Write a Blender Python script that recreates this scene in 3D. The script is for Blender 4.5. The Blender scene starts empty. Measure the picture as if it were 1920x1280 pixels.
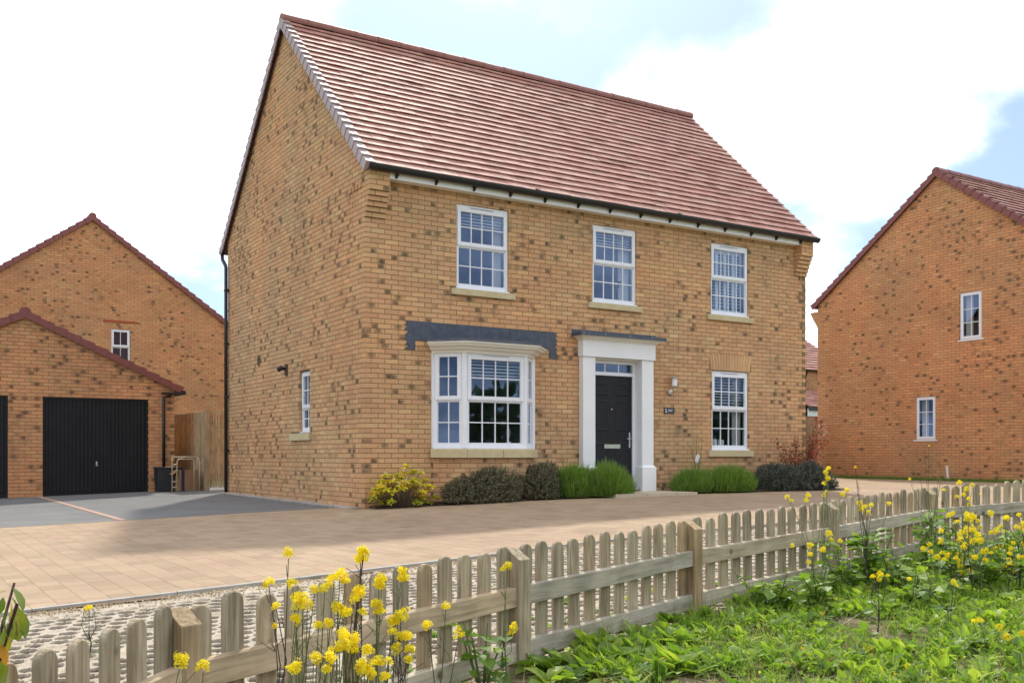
import bpy, math, random
import numpy as np
from mathutils import Matrix, Vector

# ---------------------------------------------------------------- camera, sky, sun, exposure
scene = bpy.context.scene
COL = scene.collection
random.seed(7)
RNG = np.random.default_rng(7)

CAM = np.array([-6.1416, -13.8637, 0.7704])
YAW = math.radians(32.239)
FPX, HOR = 1886.0, 856.06
RT = np.array([math.cos(YAW), -math.sin(YAW), 0.0])
FW = np.array([math.sin(YAW), math.cos(YAW), 0.0])
cam_d = bpy.data.cameras.new('camera')
cam = bpy.data.objects.new('camera', cam_d)
COL.objects.link(cam)
cam.location = CAM
cam.rotation_euler = (math.pi / 2, 0, -YAW)
cam_d.sensor_width = 36
cam_d.lens = 36 * FPX / 1920
cam_d.shift_y = (HOR - 640) / 1920
cam_d.clip_end = 2000
scene.camera = cam

SUN_DIR = Vector((0.50, 0.83, 1.0)).normalized()
SUN_EL = math.asin(SUN_DIR.z)
SUN_AZ = math.atan2(SUN_DIR.x, SUN_DIR.y)
sun_d = bpy.data.lights.new('sun', 'SUN')
sun_d.energy = 2.0
sun_d.angle = math.radians(3.0)
sun_d.color = (1.0, 0.94, 0.85)
sun = bpy.data.objects.new('sun', sun_d)
sun.rotation_euler = SUN_DIR.to_track_quat('Z', 'Y').to_euler()
COL.objects.link(sun)

world = bpy.data.worlds.new('World')
scene.world = world
world.use_nodes = True
nt = world.node_tree
nt.nodes.clear()
def wn(t, **k):
    n = nt.nodes.new(t)
    for a, b in k.items():
        setattr(n, a, b)
    return n
w_out = wn('ShaderNodeOutputWorld')
w_bg = wn('ShaderNodeBackground')
w_sky = wn('ShaderNodeTexSky', sky_type='NISHITA', sun_disc=False, sun_elevation=SUN_EL, sun_rotation=SUN_AZ)
w_sky.air_density = 1.0
w_sky.dust_density = 1.5
w_tc = wn('ShaderNodeTexCoord')
# clouds: noise on the view direction flattened like a cloud deck
w_sep = wn('ShaderNodeSeparateXYZ')
nt.links.new(w_tc.outputs['Generated'], w_sep.inputs[0])
w_zz = wn('ShaderNodeMath', operation='MAXIMUM'); w_zz.inputs[1].default_value = 0.0
nt.links.new(w_sep.outputs['Z'], w_zz.inputs[0])
w_za = wn('ShaderNodeMath', operation='ADD'); w_za.inputs[1].default_value = 0.42
nt.links.new(w_zz.outputs[0], w_za.inputs[0])
w_dx = wn('ShaderNodeMath', operation='DIVIDE'); w_dy = wn('ShaderNodeMath', operation='DIVIDE')
nt.links.new(w_sep.outputs['X'], w_dx.inputs[0]); nt.links.new(w_za.outputs[0], w_dx.inputs[1])
nt.links.new(w_sep.outputs['Y'], w_dy.inputs[0]); nt.links.new(w_za.outputs[0], w_dy.inputs[1])
w_cmb = wn('ShaderNodeCombineXYZ')
nt.links.new(w_dx.outputs[0], w_cmb.inputs[0]); nt.links.new(w_dy.outputs[0], w_cmb.inputs[1])
w_map = wn('ShaderNodeMapping')
w_map.inputs['Location'].default_value = (5.3, 0.9, 0)
nt.links.new(w_cmb.outputs[0], w_map.inputs[0])
w_n1 = wn('ShaderNodeTexNoise'); w_n1.inputs['Scale'].default_value = 2.1
w_n1.inputs['Detail'].default_value = 9; w_n1.inputs['Roughness'].default_value = 0.52
w_n1.inputs['Distortion'].default_value = 0.25
nt.links.new(w_map.outputs[0], w_n1.inputs['Vector'])
w_cov = wn('ShaderNodeMapRange', interpolation_type='SMOOTHSTEP')
w_cov.inputs['From Min'].default_value = 0.42; w_cov.inputs['From Max'].default_value = 0.58
nt.links.new(w_n1.outputs['Fac'], w_cov.inputs['Value'])
w_n2 = wn('ShaderNodeTexNoise'); w_n2.inputs['Scale'].default_value = 5.0
w_n2.inputs['Detail'].default_value = 8; w_n2.inputs['Roughness'].default_value = 0.6
nt.links.new(w_map.outputs[0], w_n2.inputs['Vector'])
w_cr = wn('ShaderNodeValToRGB')
w_cr.color_ramp.elements[0].position = 0.26; w_cr.color_ramp.elements[0].color = (6.0, 6.4, 7.0, 1)
w_cr.color_ramp.elements[1].position = 0.60; w_cr.color_ramp.elements[1].color = (14.6, 14.9, 15.4, 1)
nt.links.new(w_n2.outputs['Fac'], w_cr.inputs[0])
# thin veil of high cloud over the clear parts
w_veil = wn('ShaderNodeMix', data_type='RGBA'); w_veil.inputs['Factor'].default_value = 0.12
w_veil.inputs['B'].default_value = (9.0, 9.6, 10.4, 1)
w_tint = wn('ShaderNodeMix', data_type='RGBA', blend_type='MULTIPLY'); w_tint.inputs['Factor'].default_value = 1.0
w_tint.inputs['B'].default_value = (0.50, 0.63, 0.80, 1)
nt.links.new(w_sky.outputs[0], w_tint.inputs['A'])
nt.links.new(w_tint.outputs['Result'], w_veil.inputs['A'])
w_mix = wn('ShaderNodeMix', data_type='RGBA')
nt.links.new(w_cov.outputs[0], w_mix.inputs['Factor'])
nt.links.new(w_veil.outputs['Result'], w_mix.inputs['A'])
nt.links.new(w_cr.outputs[0], w_mix.inputs['B'])
nt.links.new(w_mix.outputs['Result'], w_bg.inputs['Color'])
w_bg.inputs['Strength'].default_value = 0.085
nt.links.new(w_bg.outputs[0], w_out.inputs[0])

vs = scene.view_settings
vs.view_transform = 'Standard'; vs.look = 'None'; vs.gamma = 1.0; vs.use_curve_mapping = False
vs.exposure = 0.98
scene.cycles.use_denoising = True
try:
    scene.cycles.denoiser = 'OPENIMAGEDENOISE'
except Exception:
    pass
scene.cycles.max_bounces = 5
scene.cycles.diffuse_bounces = 3
scene.cycles.glossy_bounces = 3
scene.cycles.transparent_max_bounces = 12
scene.cycles.caustics_reflective = False
scene.cycles.caustics_refractive = False

# ---------------------------------------------------------------- helpers
def at(px, py, Z):
    """a point of the place seen at photo pixel (px, py), Z metres in front of the lens"""
    return CAM + FW * Z + RT * (Z * (px - 960) / FPX) + np.array([0, 0, 1.0]) * (Z * (HOR - py) / FPX)

def ground(x, y):
    x = np.asarray(x, float); y = np.asarray(y, float)
    a = np.where(x > 0, 0.15 * np.tanh(x / 4.5), np.where(x < -6, 0.03 * (-6 + 2 * np.tanh((x + 6) / 2)), 0.03 * x))
    return a + 0.005 * np.clip(y, -14, 8)
def gz(x, y):
    return float(ground(x, y))

def link(o, parent=None):
    COL.objects.link(o)
    if parent is not None:
        o.parent = parent
    return o

def tag(o, label=None, cat=None, group=None, kind=None):
    if label: o['label'] = label
    if cat: o['category'] = cat
    if group: o['group'] = group
    if kind: o['kind'] = kind
    return o

def empty(name, loc=(0, 0, 0), rz=0.0, parent=None):
    o = bpy.data.objects.new(name, None)
    o.empty_display_size = 0.1
    o.location = loc
    o.rotation_euler = (0, 0, rz)
    return link(o, parent)

def mesh_from(name, verts, faces, mat=None, attrs=None, smooth=False):
    """faces: list of index tuples, or an (n,k) array"""
    me = bpy.data.meshes.new(name)
    verts = np.asarray(verts, dtype=np.float32)
    if isinstance(faces, np.ndarray):
        n, k = faces.shape
        me.vertices.add(len(verts)); me.vertices.foreach_set('co', verts.ravel())
        me.loops.add(n * k); me.loops.foreach_set('vertex_index', faces.astype(np.int32).ravel())
        me.polygons.add(n)
        me.polygons.foreach_set('loop_start', np.arange(0, n * k, k, dtype=np.int32))
        try:
            me.polygons.foreach_set('loop_total', np.full(n, k, dtype=np.int32))
        except Exception:
            pass
        me.update(calc_edges=True)
    else:
        me.from_pydata(verts.tolist(), [], faces)
        me.update()
    if attrs:
        for an, arr in attrs.items():
            arr = np.asarray(arr, dtype=np.float32)
            if arr.ndim == 1:
                a = me.attributes.new(an, 'FLOAT', 'POINT'); a.data.foreach_set('value', arr)
            else:
                a = me.attributes.new(an, 'FLOAT_VECTOR', 'POINT'); a.data.foreach_set('vector', arr.ravel())
    me.polygons.foreach_set('use_smooth', np.full(len(me.polygons), bool(smooth)))
    if mat is not None:
        me.materials.append(mat)
    return me

def mobj(name, me, parent=None, loc=None, rot=None):
    o = bpy.data.objects.new(name, me)
    if loc is not None: o.location = loc
    if rot is not None: o.rotation_euler = rot
    return link(o, parent)

class MB:
    """collects boxes, prisms, tubes and sweeps into one mesh"""
    def __init__(s):
        s.v = []; s.f = []
    def add(s, v, f):
        b = len(s.v)
        s.v += [tuple(map(float, q)) for q in v]
        s.f += [tuple(b + i for i in q) for q in f]
        return s
    def box(s, x0, x1, y0, y1, z0, z1, c=0.0):
        """box with chamfer c on its -y face"""
        if c <= 0:
            v = [(x0, y0, z0), (x1, y0, z0), (x1, y1, z0), (x0, y1, z0), (x0, y0, z1), (x1, y0, z1), (x1, y1, z1), (x0, y1, z1)]
            return s.add(v, [(0, 3, 2, 1), (4, 5, 6, 7), (0, 1, 5, 4), (1, 2, 6, 5), (2, 3, 7, 6), (3, 0, 4, 7)])
        v = [(x0 + c, y0, z0 + c), (x1 - c, y0, z0 + c), (x1 - c, y0, z1 - c), (x0 + c, y0, z1 - c),
             (x0, y0 + c, z0), (x1, y0 + c, z0), (x1, y0 + c, z1), (x0, y0 + c, z1),
             (x0, y1, z0), (x1, y1, z0), (x1, y1, z1), (x0, y1, z1)]
        f = [(0, 1, 2, 3), (11, 10, 9, 8)]
        for a in (0, 4):
            for i in range(4):
                j = (i + 1) % 4
                f.append((a + i, a + 4 + i, a + 4 + j, a + j))
        return s.add(v, f)
    def prism(s, poly, y0, y1):
        """poly of (x,z) ccw seen from -y, extruded y0..y1"""
        n = len(poly)
        v = [(x, y0, z) for x, z in poly] + [(x, y1, z) for x, z in poly]
        f = [tuple(range(n)), tuple(range(2 * n - 1, n - 1, -1))]
        for i in range(n):
            j = (i + 1) % n
            f.append((i, n + i, n + j, j))
        return s.add(v, f)
    def tube(s, pts, rad, n=8, cap=True):
        pts = [Vector(p) for p in pts]
        if not hasattr(rad, '__len__'): rad = [rad] * len(pts)
        base = len(s.v)
        up = None
        for i, p in enumerate(pts):
            a = pts[max(i - 1, 0)]; b = pts[min(i + 1, len(pts) - 1)]
            t = (b - a).normalized()
            if up is None:
                up = Vector((0, 0, 1)) if abs(t.z) < 0.9 else Vector((1, 0, 0))
            u = (up - t * up.dot(t)).normalized()
            w = t.cross(u)
            up = u
            for k in range(n):
                an = 2 * math.pi * k / n
                s.v.append(tuple(p + (u * math.cos(an) + w * math.sin(an)) * rad[i]))
        for i in range(len(pts) - 1):
            for k in range(n):
                k2 = (k + 1) % n
                s.f.append((base + i * n + k, base + i * n + k2, base + (i + 1) * n + k2, base + (i + 1) * n + k))
        if cap:
            s.f.append(tuple(base + k for k in range(n))[::-1])
            s.f.append(tuple(base + (len(pts) - 1) * n + k for k in range(n)))
        return s
    def lathe(s, prof, n=16, c=(0, 0, 0)):
        base = len(s.v)
        for r_, z in prof:
            for k in range(n):
                a = 2 * math.pi * k / n
                s.v.append((c[0] + r_ * math.cos(a), c[1] + r_ * math.sin(a), c[2] + z))
        for i in range(len(prof) - 1):
            for k in range(n):
                k2 = (k + 1) % n
                s.f.append((base + i * n + k, base + i * n + k2, base + (i + 1) * n + k2, base + (i + 1) * n + k))
        s.f.append(tuple(base + k for k in range(n))[::-1])
        s.f.append(tuple(base + (len(prof) - 1) * n + k for k in range(n)))
        return s
    def sweep(s, plan, prof):
        """profile (out, z) swept along an open plan polyline [(x,y)], outwards = right-hand... of travel"""
        n = len(plan)
        offs = []
        for i in range(n):
            ds = []
            if i > 0: ds.append((Vector(plan[i]) - Vector(plan[i - 1])).normalized())
            if i < n - 1: ds.append((Vector(plan[i + 1]) - Vector(plan[i])).normalized())
            ns = [Vector((d.y, -d.x)) for d in ds]
            m = sum(ns, Vector((0, 0))).normalized()
            offs.append(m / max(0.3, m.dot(ns[0])))
        m = len(prof)
        v = []
        for i in range(n):
            for o_, z in prof:
                v.append((plan[i][0] + offs[i].x * o_, plan[i][1] + offs[i].y * o_, z))
        f = []
        for i in range(n - 1):
            for k in range(m):
                k2 = (k + 1) % m
                f.append((i * m + k, (i + 1) * m + k, (i + 1) * m + k2, i * m + k2))
        f.append(tuple(range(m))); f.append(tuple((n - 1) * m + k for k in range(m))[::-1])
        return s.add(v, f)
    def build(s, name, mat, parent=None, loc=None, rot=None, smooth=False, bevel=0.0):
        me = mesh_from(name, s.v, s.f, mat, smooth=smooth)
        o = mobj(name, me, parent, loc, rot)
        if bevel > 0:
            b = o.modifiers.new('bevel', 'BEVEL'); b.width = bevel; b.segments = 2; b.limit_method = 'ANGLE'
        return o

def rot_mats(ax, ay, az):
    """(n,3,3) rotation matrices Rz@Ry@Rx from angle arrays"""
    cx, sx_, cy, sy, cz, sz = np.cos(ax), np.sin(ax), np.cos(ay), np.sin(ay), np.cos(az), np.sin(az)
    R = np.empty((len(ax), 3, 3))
    R[:, 0, 0] = cz * cy; R[:, 0, 1] = cz * sy * sx_ - sz * cx; R[:, 0, 2] = cz * sy * cx + sz * sx_
    R[:, 1, 0] = sz * cy; R[:, 1, 1] = sz * sy * sx_ + cz * cx; R[:, 1, 2] = sz * sy * cx - cz * sx_
    R[:, 2, 0] = -sy; R[:, 2, 1] = cy * sx_; R[:, 2, 2] = cy * cx
    return R

def frames(dirs, roll):
    """rotation matrices whose local +y runs along dirs, rolled about it"""
    d = dirs / np.linalg.norm(dirs, axis=1, keepdims=True)
    up = np.tile(np.array([0, 0, 1.0]), (len(d), 1))
    bad = np.abs(d[:, 2]) > 0.97
    up[bad] = (1, 0, 0)
    x = np.cross(d, up); x /= np.linalg.norm(x, axis=1, keepdims=True)
    z = np.cross(x, d)
    c, s_ = np.cos(roll)[:, None], np.sin(roll)[:, None]
    x2 = x * c + z * s_; z2 = -x * s_ + z * c
    return np.stack([x2, d, z2], axis=2)

def scatter(tv, tf, pos, R, sc, rnd=None):
    """copies of template (tv, tf) -> verts, faces, attr 'lv' (per copy random), 'lt' (along-leaf)"""
    n, k = len(pos), len(tv)
    sc = np.asarray(sc, float)
    if sc.ndim == 1: sc = sc[:, None].repeat(3, 1)
    V = np.einsum('nij,nkj->nki', R, tv[None] * sc[:, None, :]) + np.asarray(pos)[:, None, :]
    F = (tf[None] + (np.arange(n) * k)[:, None, None]).reshape(-1, tf.shape[1])
    if rnd is None: rnd = RNG.random(n)
    return V.reshape(-1, 3), F, np.repeat(rnd, k)

def leaf_template(rows, fold=0.15, droop=0.35, lobes=None):
    """leaf along +y, unit length; rows [(t, halfwidth)]"""
    v = []; f = []
    for t, w in rows:
        z = -droop * t * t
        v += [(-w, t, z + fold * w), (0, t, z), (w, t, z + fold * w)]
    for i in range(len(rows) - 1):
        a = 3 * i
        f += [(a, a + 1, a + 4, a + 3), (a + 1, a + 2, a + 5, a + 4)]
    return np.array(v, float), np.array(f, int)
LEAF_BROAD = leaf_template([(0, .02), (.22, .05), (.40, .17), (.62, .23), (.84, .16), (1, .01)], .55, .45)
LEAF_LOBED = leaf_template([(0, .04), (.15, .10), (.27, .06), (.40, .20), (.5, .12), (.68, .32), (.84, .26), (1, .02)], .3, .35)
LEAF_LONG = leaf_template([(0, .03), (.25, .12), (.55, .15), (.8, .10), (1, .005)], .4, .5)
LEAF_SMALL = (np.array([(0, 0, 0), (-.3, .45, .1), (0, 1, -.05), (.3, .45, .1)], float), np.array([(0, 1, 2, 3)], int))
BLADE = (np.array([(-.5, 0, 0), (.5, 0, 0), (.38, .5, .03), (-.38, .5, .03), (0.05, 1, .16), (-.05, 1, .16)], float), np.array([(0, 1, 2, 3), (3, 2, 4, 5)], int))

# ---------------------------------------------------------------- materials
MATS = {}
def new_mat(name):
    m = bpy.data.materials.new(name)
    m.use_nodes = True
    n = m.node_tree
    b = n.nodes['Principled BSDF']
    MATS[name] = m
    return m, n, b
def N(n, t, **k):
    x = n.nodes.new(t)
    for a, b in k.items():
        setattr(x, a, b)
    return x
def L(n, a, b):
    n.links.new(a, b)
def noise(n, vec, scale, detail=4, rough=0.55, dist=0.0):
    t = N(n, 'ShaderNodeTexNoise')
    t.inputs['Scale'].default_value = scale; t.inputs['Detail'].default_value = detail
    t.inputs['Roughness'].default_value = rough; t.inputs['Distortion'].default_value = dist
    if vec is not None: L(n, vec, t.inputs['Vector'])
    return t
def ramp(n, fac, stops):
    r_ = N(n, 'ShaderNodeValToRGB')
    e = r_.color_ramp.elements
    while len(e) < len(stops): e.new(0.5)
    for i, (p, c) in enumerate(stops):
        e[i].position = p; e[i].color = (*c, 1)
    L(n, fac, r_.inputs[0])
    return r_
def mixc(n, fac, a, b, mode='MIX'):
    m = N(n, 'ShaderNodeMix', data_type='RGBA', blend_type=mode)
    for s_, v in (('Factor', fac), ('A', a), ('B', b)):
        if hasattr(v, 'links') or hasattr(v, 'is_linked'):
            L(n, v, m.inputs[s_])
        elif s_ == 'Factor':
            m.inputs[s_].default_value = v
        else:
            m.inputs[s_].default_value = (*v, 1)
    return m.outputs['Result']
def math_(n, op, a, b=None, c=None):
    m = N(n, 'ShaderNodeMath', operation=op)
    for i, v in enumerate((a, b, c)):
        if v is None: continue
        if hasattr(v, 'is_linked'): L(n, v, m.inputs[i])
        else: m.inputs[i].default_value = v
    return m.outputs[0]
def bump(n, b, height, strength=0.3, dist=0.01):
    bp = N(n, 'ShaderNodeBump')
    bp.inputs['Strength'].default_value = strength; bp.inputs['Distance'].default_value = dist
    L(n, height, bp.inputs['Height']); L(n, bp.outputs[0], b.inputs['Normal'])
def geo_pos(n):
    return N(n, 'ShaderNodeNewGeometry').outputs['Position']
def obj_co(n):
    return N(n, 'ShaderNodeTexCoord').outputs['Object']
def attr(n, name):
    return N(n, 'ShaderNodeAttribute', attribute_name=name)

def plain(name, col, rough=0.5, metal=0.0, var=0.12, scale=6.0, spec=0.5, bmp=0.0, bscale=60.0):
    m, n, b = new_mat(name)
    p = geo_pos(n)
    t = noise(n, p, scale, 5, 0.6)
    dark = tuple(c * (1 - var) for c in col); lite = tuple(min(1, c * (1 + var)) for c in col)
    r_ = ramp(n, t.outputs['Fac'], [(0.3, dark), (0.7, lite)])
    L(n, r_.outputs[0], b.inputs['Base Color'])
    b.inputs['Roughness'].default_value = rough; b.inputs['Metallic'].default_value = metal
    b.inputs['Specular IOR Level'].default_value = spec
    if bmp > 0:
        t2 = noise(n, p, bscale, 4, 0.6)
        bump(n, b, t2.outputs['Fac'], bmp, 0.004)
    return m

def brick_mat(name, tones, mortar_dirt=0.12):
    """bl = (u, v, seed) in metres from the kiln-smudge centre, bv = (tone, smudge strength, lightness)"""
    m, n, b = new_mat(name)
    bl = attr(n, 'bl').outputs['Vector']; bv = attr(n, 'bv').outputs['Vector']
    sb = N(n, 'ShaderNodeSeparateXYZ'); L(n, bl, sb.inputs[0])
    sv = N(n, 'ShaderNodeSeparateXYZ'); L(n, bv, sv.inputs[0])
    base = ramp(n, sv.outputs['X'], [(i / (len(tones) - 1), t) for i, t in enumerate(tones)])
    p = geo_pos(n)
    big = noise(n, p, 0.9, 3, 0.5)
    c1 = mixc(n, 1.0, base.outputs[0], ramp(n, big.outputs['Fac'], [(0.3, (0.88, 0.88, 0.88)), (0.7, (1.1, 1.08, 1.05))]).outputs[0], 'MULTIPLY')
    batch = noise(n, p, 0.55, 3, 0.55)
    c1 = mixc(n, 1.0, c1, ramp(n, batch.outputs['Fac'], [(0.36, (1.04, 0.93, 0.84)), (0.64, (0.97, 1.0, 0.98))]).outputs[0], 'MULTIPLY')
    lt = N(n, 'ShaderNodeCombineXYZ')
    for i in range(3): L(n, sv.outputs['Z'], lt.inputs[i])
    c2 = mixc(n, 1.0, c1, lt.outputs[0], 'MULTIPLY')
    fine = noise(n, p, 55, 4, 0.65)
    c3 = mixc(n, 1.0, c2, ramp(n, fine.outputs['Fac'], [(0.3, (0.86, 0.85, 0.83)), (0.72, (1.12, 1.12, 1.12))]).outputs[0], 'MULTIPLY')
    # soft dark kiln smudge
    ux = math_(n, 'DIVIDE', sb.outputs['X'], 0.092); vz = math_(n, 'DIVIDE', sb.outputs['Y'], 0.066)
    d2 = math_(n, 'ADD', math_(n, 'MULTIPLY', ux, ux), math_(n, 'MULTIPLY', vz, vz))
    dd = math_(n, 'SQRT', d2)
    wob = noise(n, p, 26, 3, 0.6)
    dd2 = math_(n, 'ADD', dd, math_(n, 'MULTIPLY', math_(n, 'SUBTRACT', wob.outputs['Fac'], 0.5), 1.1))
    mr = N(n, 'ShaderNodeMapRange', interpolation_type='SMOOTHSTEP')
    mr.inputs['From Min'].default_value = 1.25; mr.inputs['From Max'].default_value = 0.0
    L(n, dd2, mr.inputs['Value'])
    fac = math_(n, 'MULTIPLY', mr.outputs[0], sv.outputs['Y'])
    c3 = mixc(n, 0.10, c3, (0.42, 0.39, 0.33))
    c4 = mixc(n, fac, c3, (0.075, 0.060, 0.042))
    L(n, c4, b.inputs['Base Color'])
    b.inputs['Roughness'].default_value = 0.9
    b.inputs['Specular IOR Level'].default_value = 0.15
    f2 = noise(n, p, 140, 4, 0.7)
    bump(n, b, f2.outputs['Fac'], 0.35, 0.003)
    return m

BUFF = brick_mat('brick_buff', [(0.58, 0.325, 0.175), (0.595, 0.345, 0.182), (0.595, 0.37, 0.19), (0.62, 0.42, 0.21)])
ORANGE = brick_mat('brick_orange', [(0.575, 0.27, 0.130), (0.595, 0.285, 0.135), (0.595, 0.31, 0.142), (0.61, 0.34, 0.16)])
MORTAR = plain('mortar', (0.24, 0.165, 0.085), 0.95, var=0.2, scale=20, spec=0.1, bmp=0.4, bscale=120)
REARBRICK = plain('rear_brick', (0.50, 0.28, 0.13), 0.9, var=0.12, scale=5, spec=0.15, bmp=0.3, bscale=25)
RED_BRICK = plain('red_brick', (0.36, 0.095, 0.050), 0.9, var=0.2, scale=30, spec=0.15)
STONE = plain('cast_stone', (0.54, 0.45, 0.27), 0.85, var=0.10, scale=9, spec=0.2, bmp=0.2, bscale=150)
UPVC = plain('white_upvc', (0.78, 0.79, 0.83), 0.35, var=0.02)
PAINT = plain('white_paint', (0.80, 0.80, 0.80), 0.45, var=0.025, scale=3)
CREAM = plain('white_moulding', (0.80, 0.78, 0.72), 0.45, var=0.03, scale=3)
BLACKP = plain('black_plastic', (0.012, 0.012, 0.013), 0.35, var=0.2)
LEAD = plain('lead_sheet', (0.055, 0.066, 0.095), 0.5, 0.0, var=0.38, scale=9, bmp=0.9, bscale=11)
STEEL = plain('steel', (0.62, 0.60, 0.56), 0.32, 0.9, var=0.08)
CHROME = plain('chrome', (0.75, 0.75, 0.75), 0.18, 1.0, var=0.03)
FROST = plain('frosted_glass', (0.80, 0.82, 0.84), 0.25, var=0.02)
SLATE = plain('slate_plate', (0.045, 0.05, 0.062), 0.6, var=0.25, scale=30)
ROOM = plain('plaster_wall', (0.30, 0.28, 0.25), 0.9, var=0.05)
BLIND = plain('blind_slat', (0.80, 0.80, 0.80), 0.5, var=0.03)
CURTAIN = plain('curtain_cloth', (0.66, 0.63, 0.60), 0.9, var=0.06, scale=4)
DARKF = plain('dark_wood', (0.05, 0.035, 0.025), 0.5, var=0.2)
BULK = plain('shrub_twig_mass', (0.02, 0.018, 0.012), 0.95, var=0.3, scale=20)

def door_mat():
    m, n, b = new_mat('black_door')
    o = obj_co(n)
    mp = N(n, 'ShaderNodeMapping'); mp.inputs['Scale'].default_value = (60, 60, 3); L(n, o, mp.inputs[0])
    t = noise(n, mp.outputs[0], 1.0, 5, 0.6)
    r_ = ramp(n, t.outputs['Fac'], [(0.3, (0.012, 0.012, 0.014)), (0.75, (0.024, 0.024, 0.028))])
    L(n, r_.outputs[0], b.inputs['Base Color'])
    b.inputs['Roughness'].default_value = 0.5; b.inputs['Specular IOR Level'].default_value = 0.22
    bump(n, b, t.outputs['Fac'], 0.25, 0.002)
    return m
DOOR = door_mat()

def glass_mat():
    m, n, b = new_mat('window_glass')
    n.nodes.remove(b)
    out = n.nodes['Material Output']
    tr = N(n, 'ShaderNodeBsdfTransparent'); tr.inputs[0].default_value = (0.90, 0.93, 0.94, 1)
    gl = N(n, 'ShaderNodeBsdfGlossy'); gl.inputs['Roughness'].default_value = 0.02
    gl.inputs[0].default_value = (0.42, 0.60, 1.0, 1)
    fr = N(n, 'ShaderNodeFresnel'); fr.inputs[0].default_value = 2.0
    tw = noise(n, geo_pos(n), 2.2, 2, 0.5)
    bp = N(n, 'ShaderNodeBump'); bp.inputs['Strength'].default_value = 0.05; bp.inputs['Distance'].default_value = 0.02
    L(n, tw.outputs['Fac'], bp.inputs['Height']); L(n, bp.outputs[0], gl.inputs['Normal'])
    mx = N(n, 'ShaderNodeMixShader')
    bf = N(n, 'ShaderNodeNewGeometry').outputs['Backfacing']
    L(n, math_(n, 'MULTIPLY', fr.outputs[0], math_(n, 'SUBTRACT', 1.0, bf)), mx.inputs[0]); L(n, tr.outputs[0], mx.inputs[1]); L(n, gl.outputs[0], mx.inputs[2])
    L(n, mx.outputs[0], out.inputs[0])
    return m
GLASS = glass_mat()

def tile_mat():
    m, n, b = new_mat('roof_tile')
    tv = attr(n, 'tv').outputs['Fac']
    p = geo_pos(n)
    base = ramp(n, tv, [(0.0, (0.28, 0.115, 0.085)), (0.25, (0.37, 0.160, 0.118)), (0.5, (0.42, 0.198, 0.148)), (0.75, (0.41, 0.22, 0.17)), (1.0, (0.49, 0.27, 0.205))])
    bl = noise(n, p, 4.5, 4, 0.6)
    c = mixc(n, 1.0, base.outputs[0], ramp(n, bl.outputs['Fac'], [(0.32, (0.80, 0.80, 0.82)), (0.68, (1.14, 1.12, 1.10))]).outputs[0], 'MULTIPLY')
    f = noise(n, p, 70, 4, 0.7)
    c = mixc(n, 1.0, c, ramp(n, f.outputs['Fac'], [(0.3, (0.8, 0.8, 0.8)), (0.7, (1.15, 1.15, 1.15))]).outputs[0], 'MULTIPLY')
    L(n, c, b.inputs['Base Color'])
    rr = ramp(n, bl.outputs['Fac'], [(0.3, (0.74, 0.74, 0.74)), (0.7, (0.64, 0.64, 0.64))])
    L(n, rr.outputs[0], b.inputs['Roughness'])
    b.inputs['Specular IOR Level'].default_value = 0.42
    bump(n, b, f.outputs['Fac'], 0.25, 0.004)
    return m
TILE = tile_mat()
RIDGE = plain('ridge_tile_clay', (0.24, 0.085, 0.060), 0.6, var=0.18, scale=9, bmp=0.2)
VERGE_GREY = plain('verge_cap_plastic', (0.40, 0.31, 0.31), 0.6, var=0.10, scale=12)
VERGE_RED = plain('verge_cap_red', (0.20, 0.055, 0.045), 0.5, var=0.15, scale=12)
UNDER = plain('roof_underlay', (0.10, 0.05, 0.04), 0.9, var=0.2)
REARTILE = plain('roof_tile_plain', (0.34, 0.14, 0.09), 0.6, var=0.2, scale=5)

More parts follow.
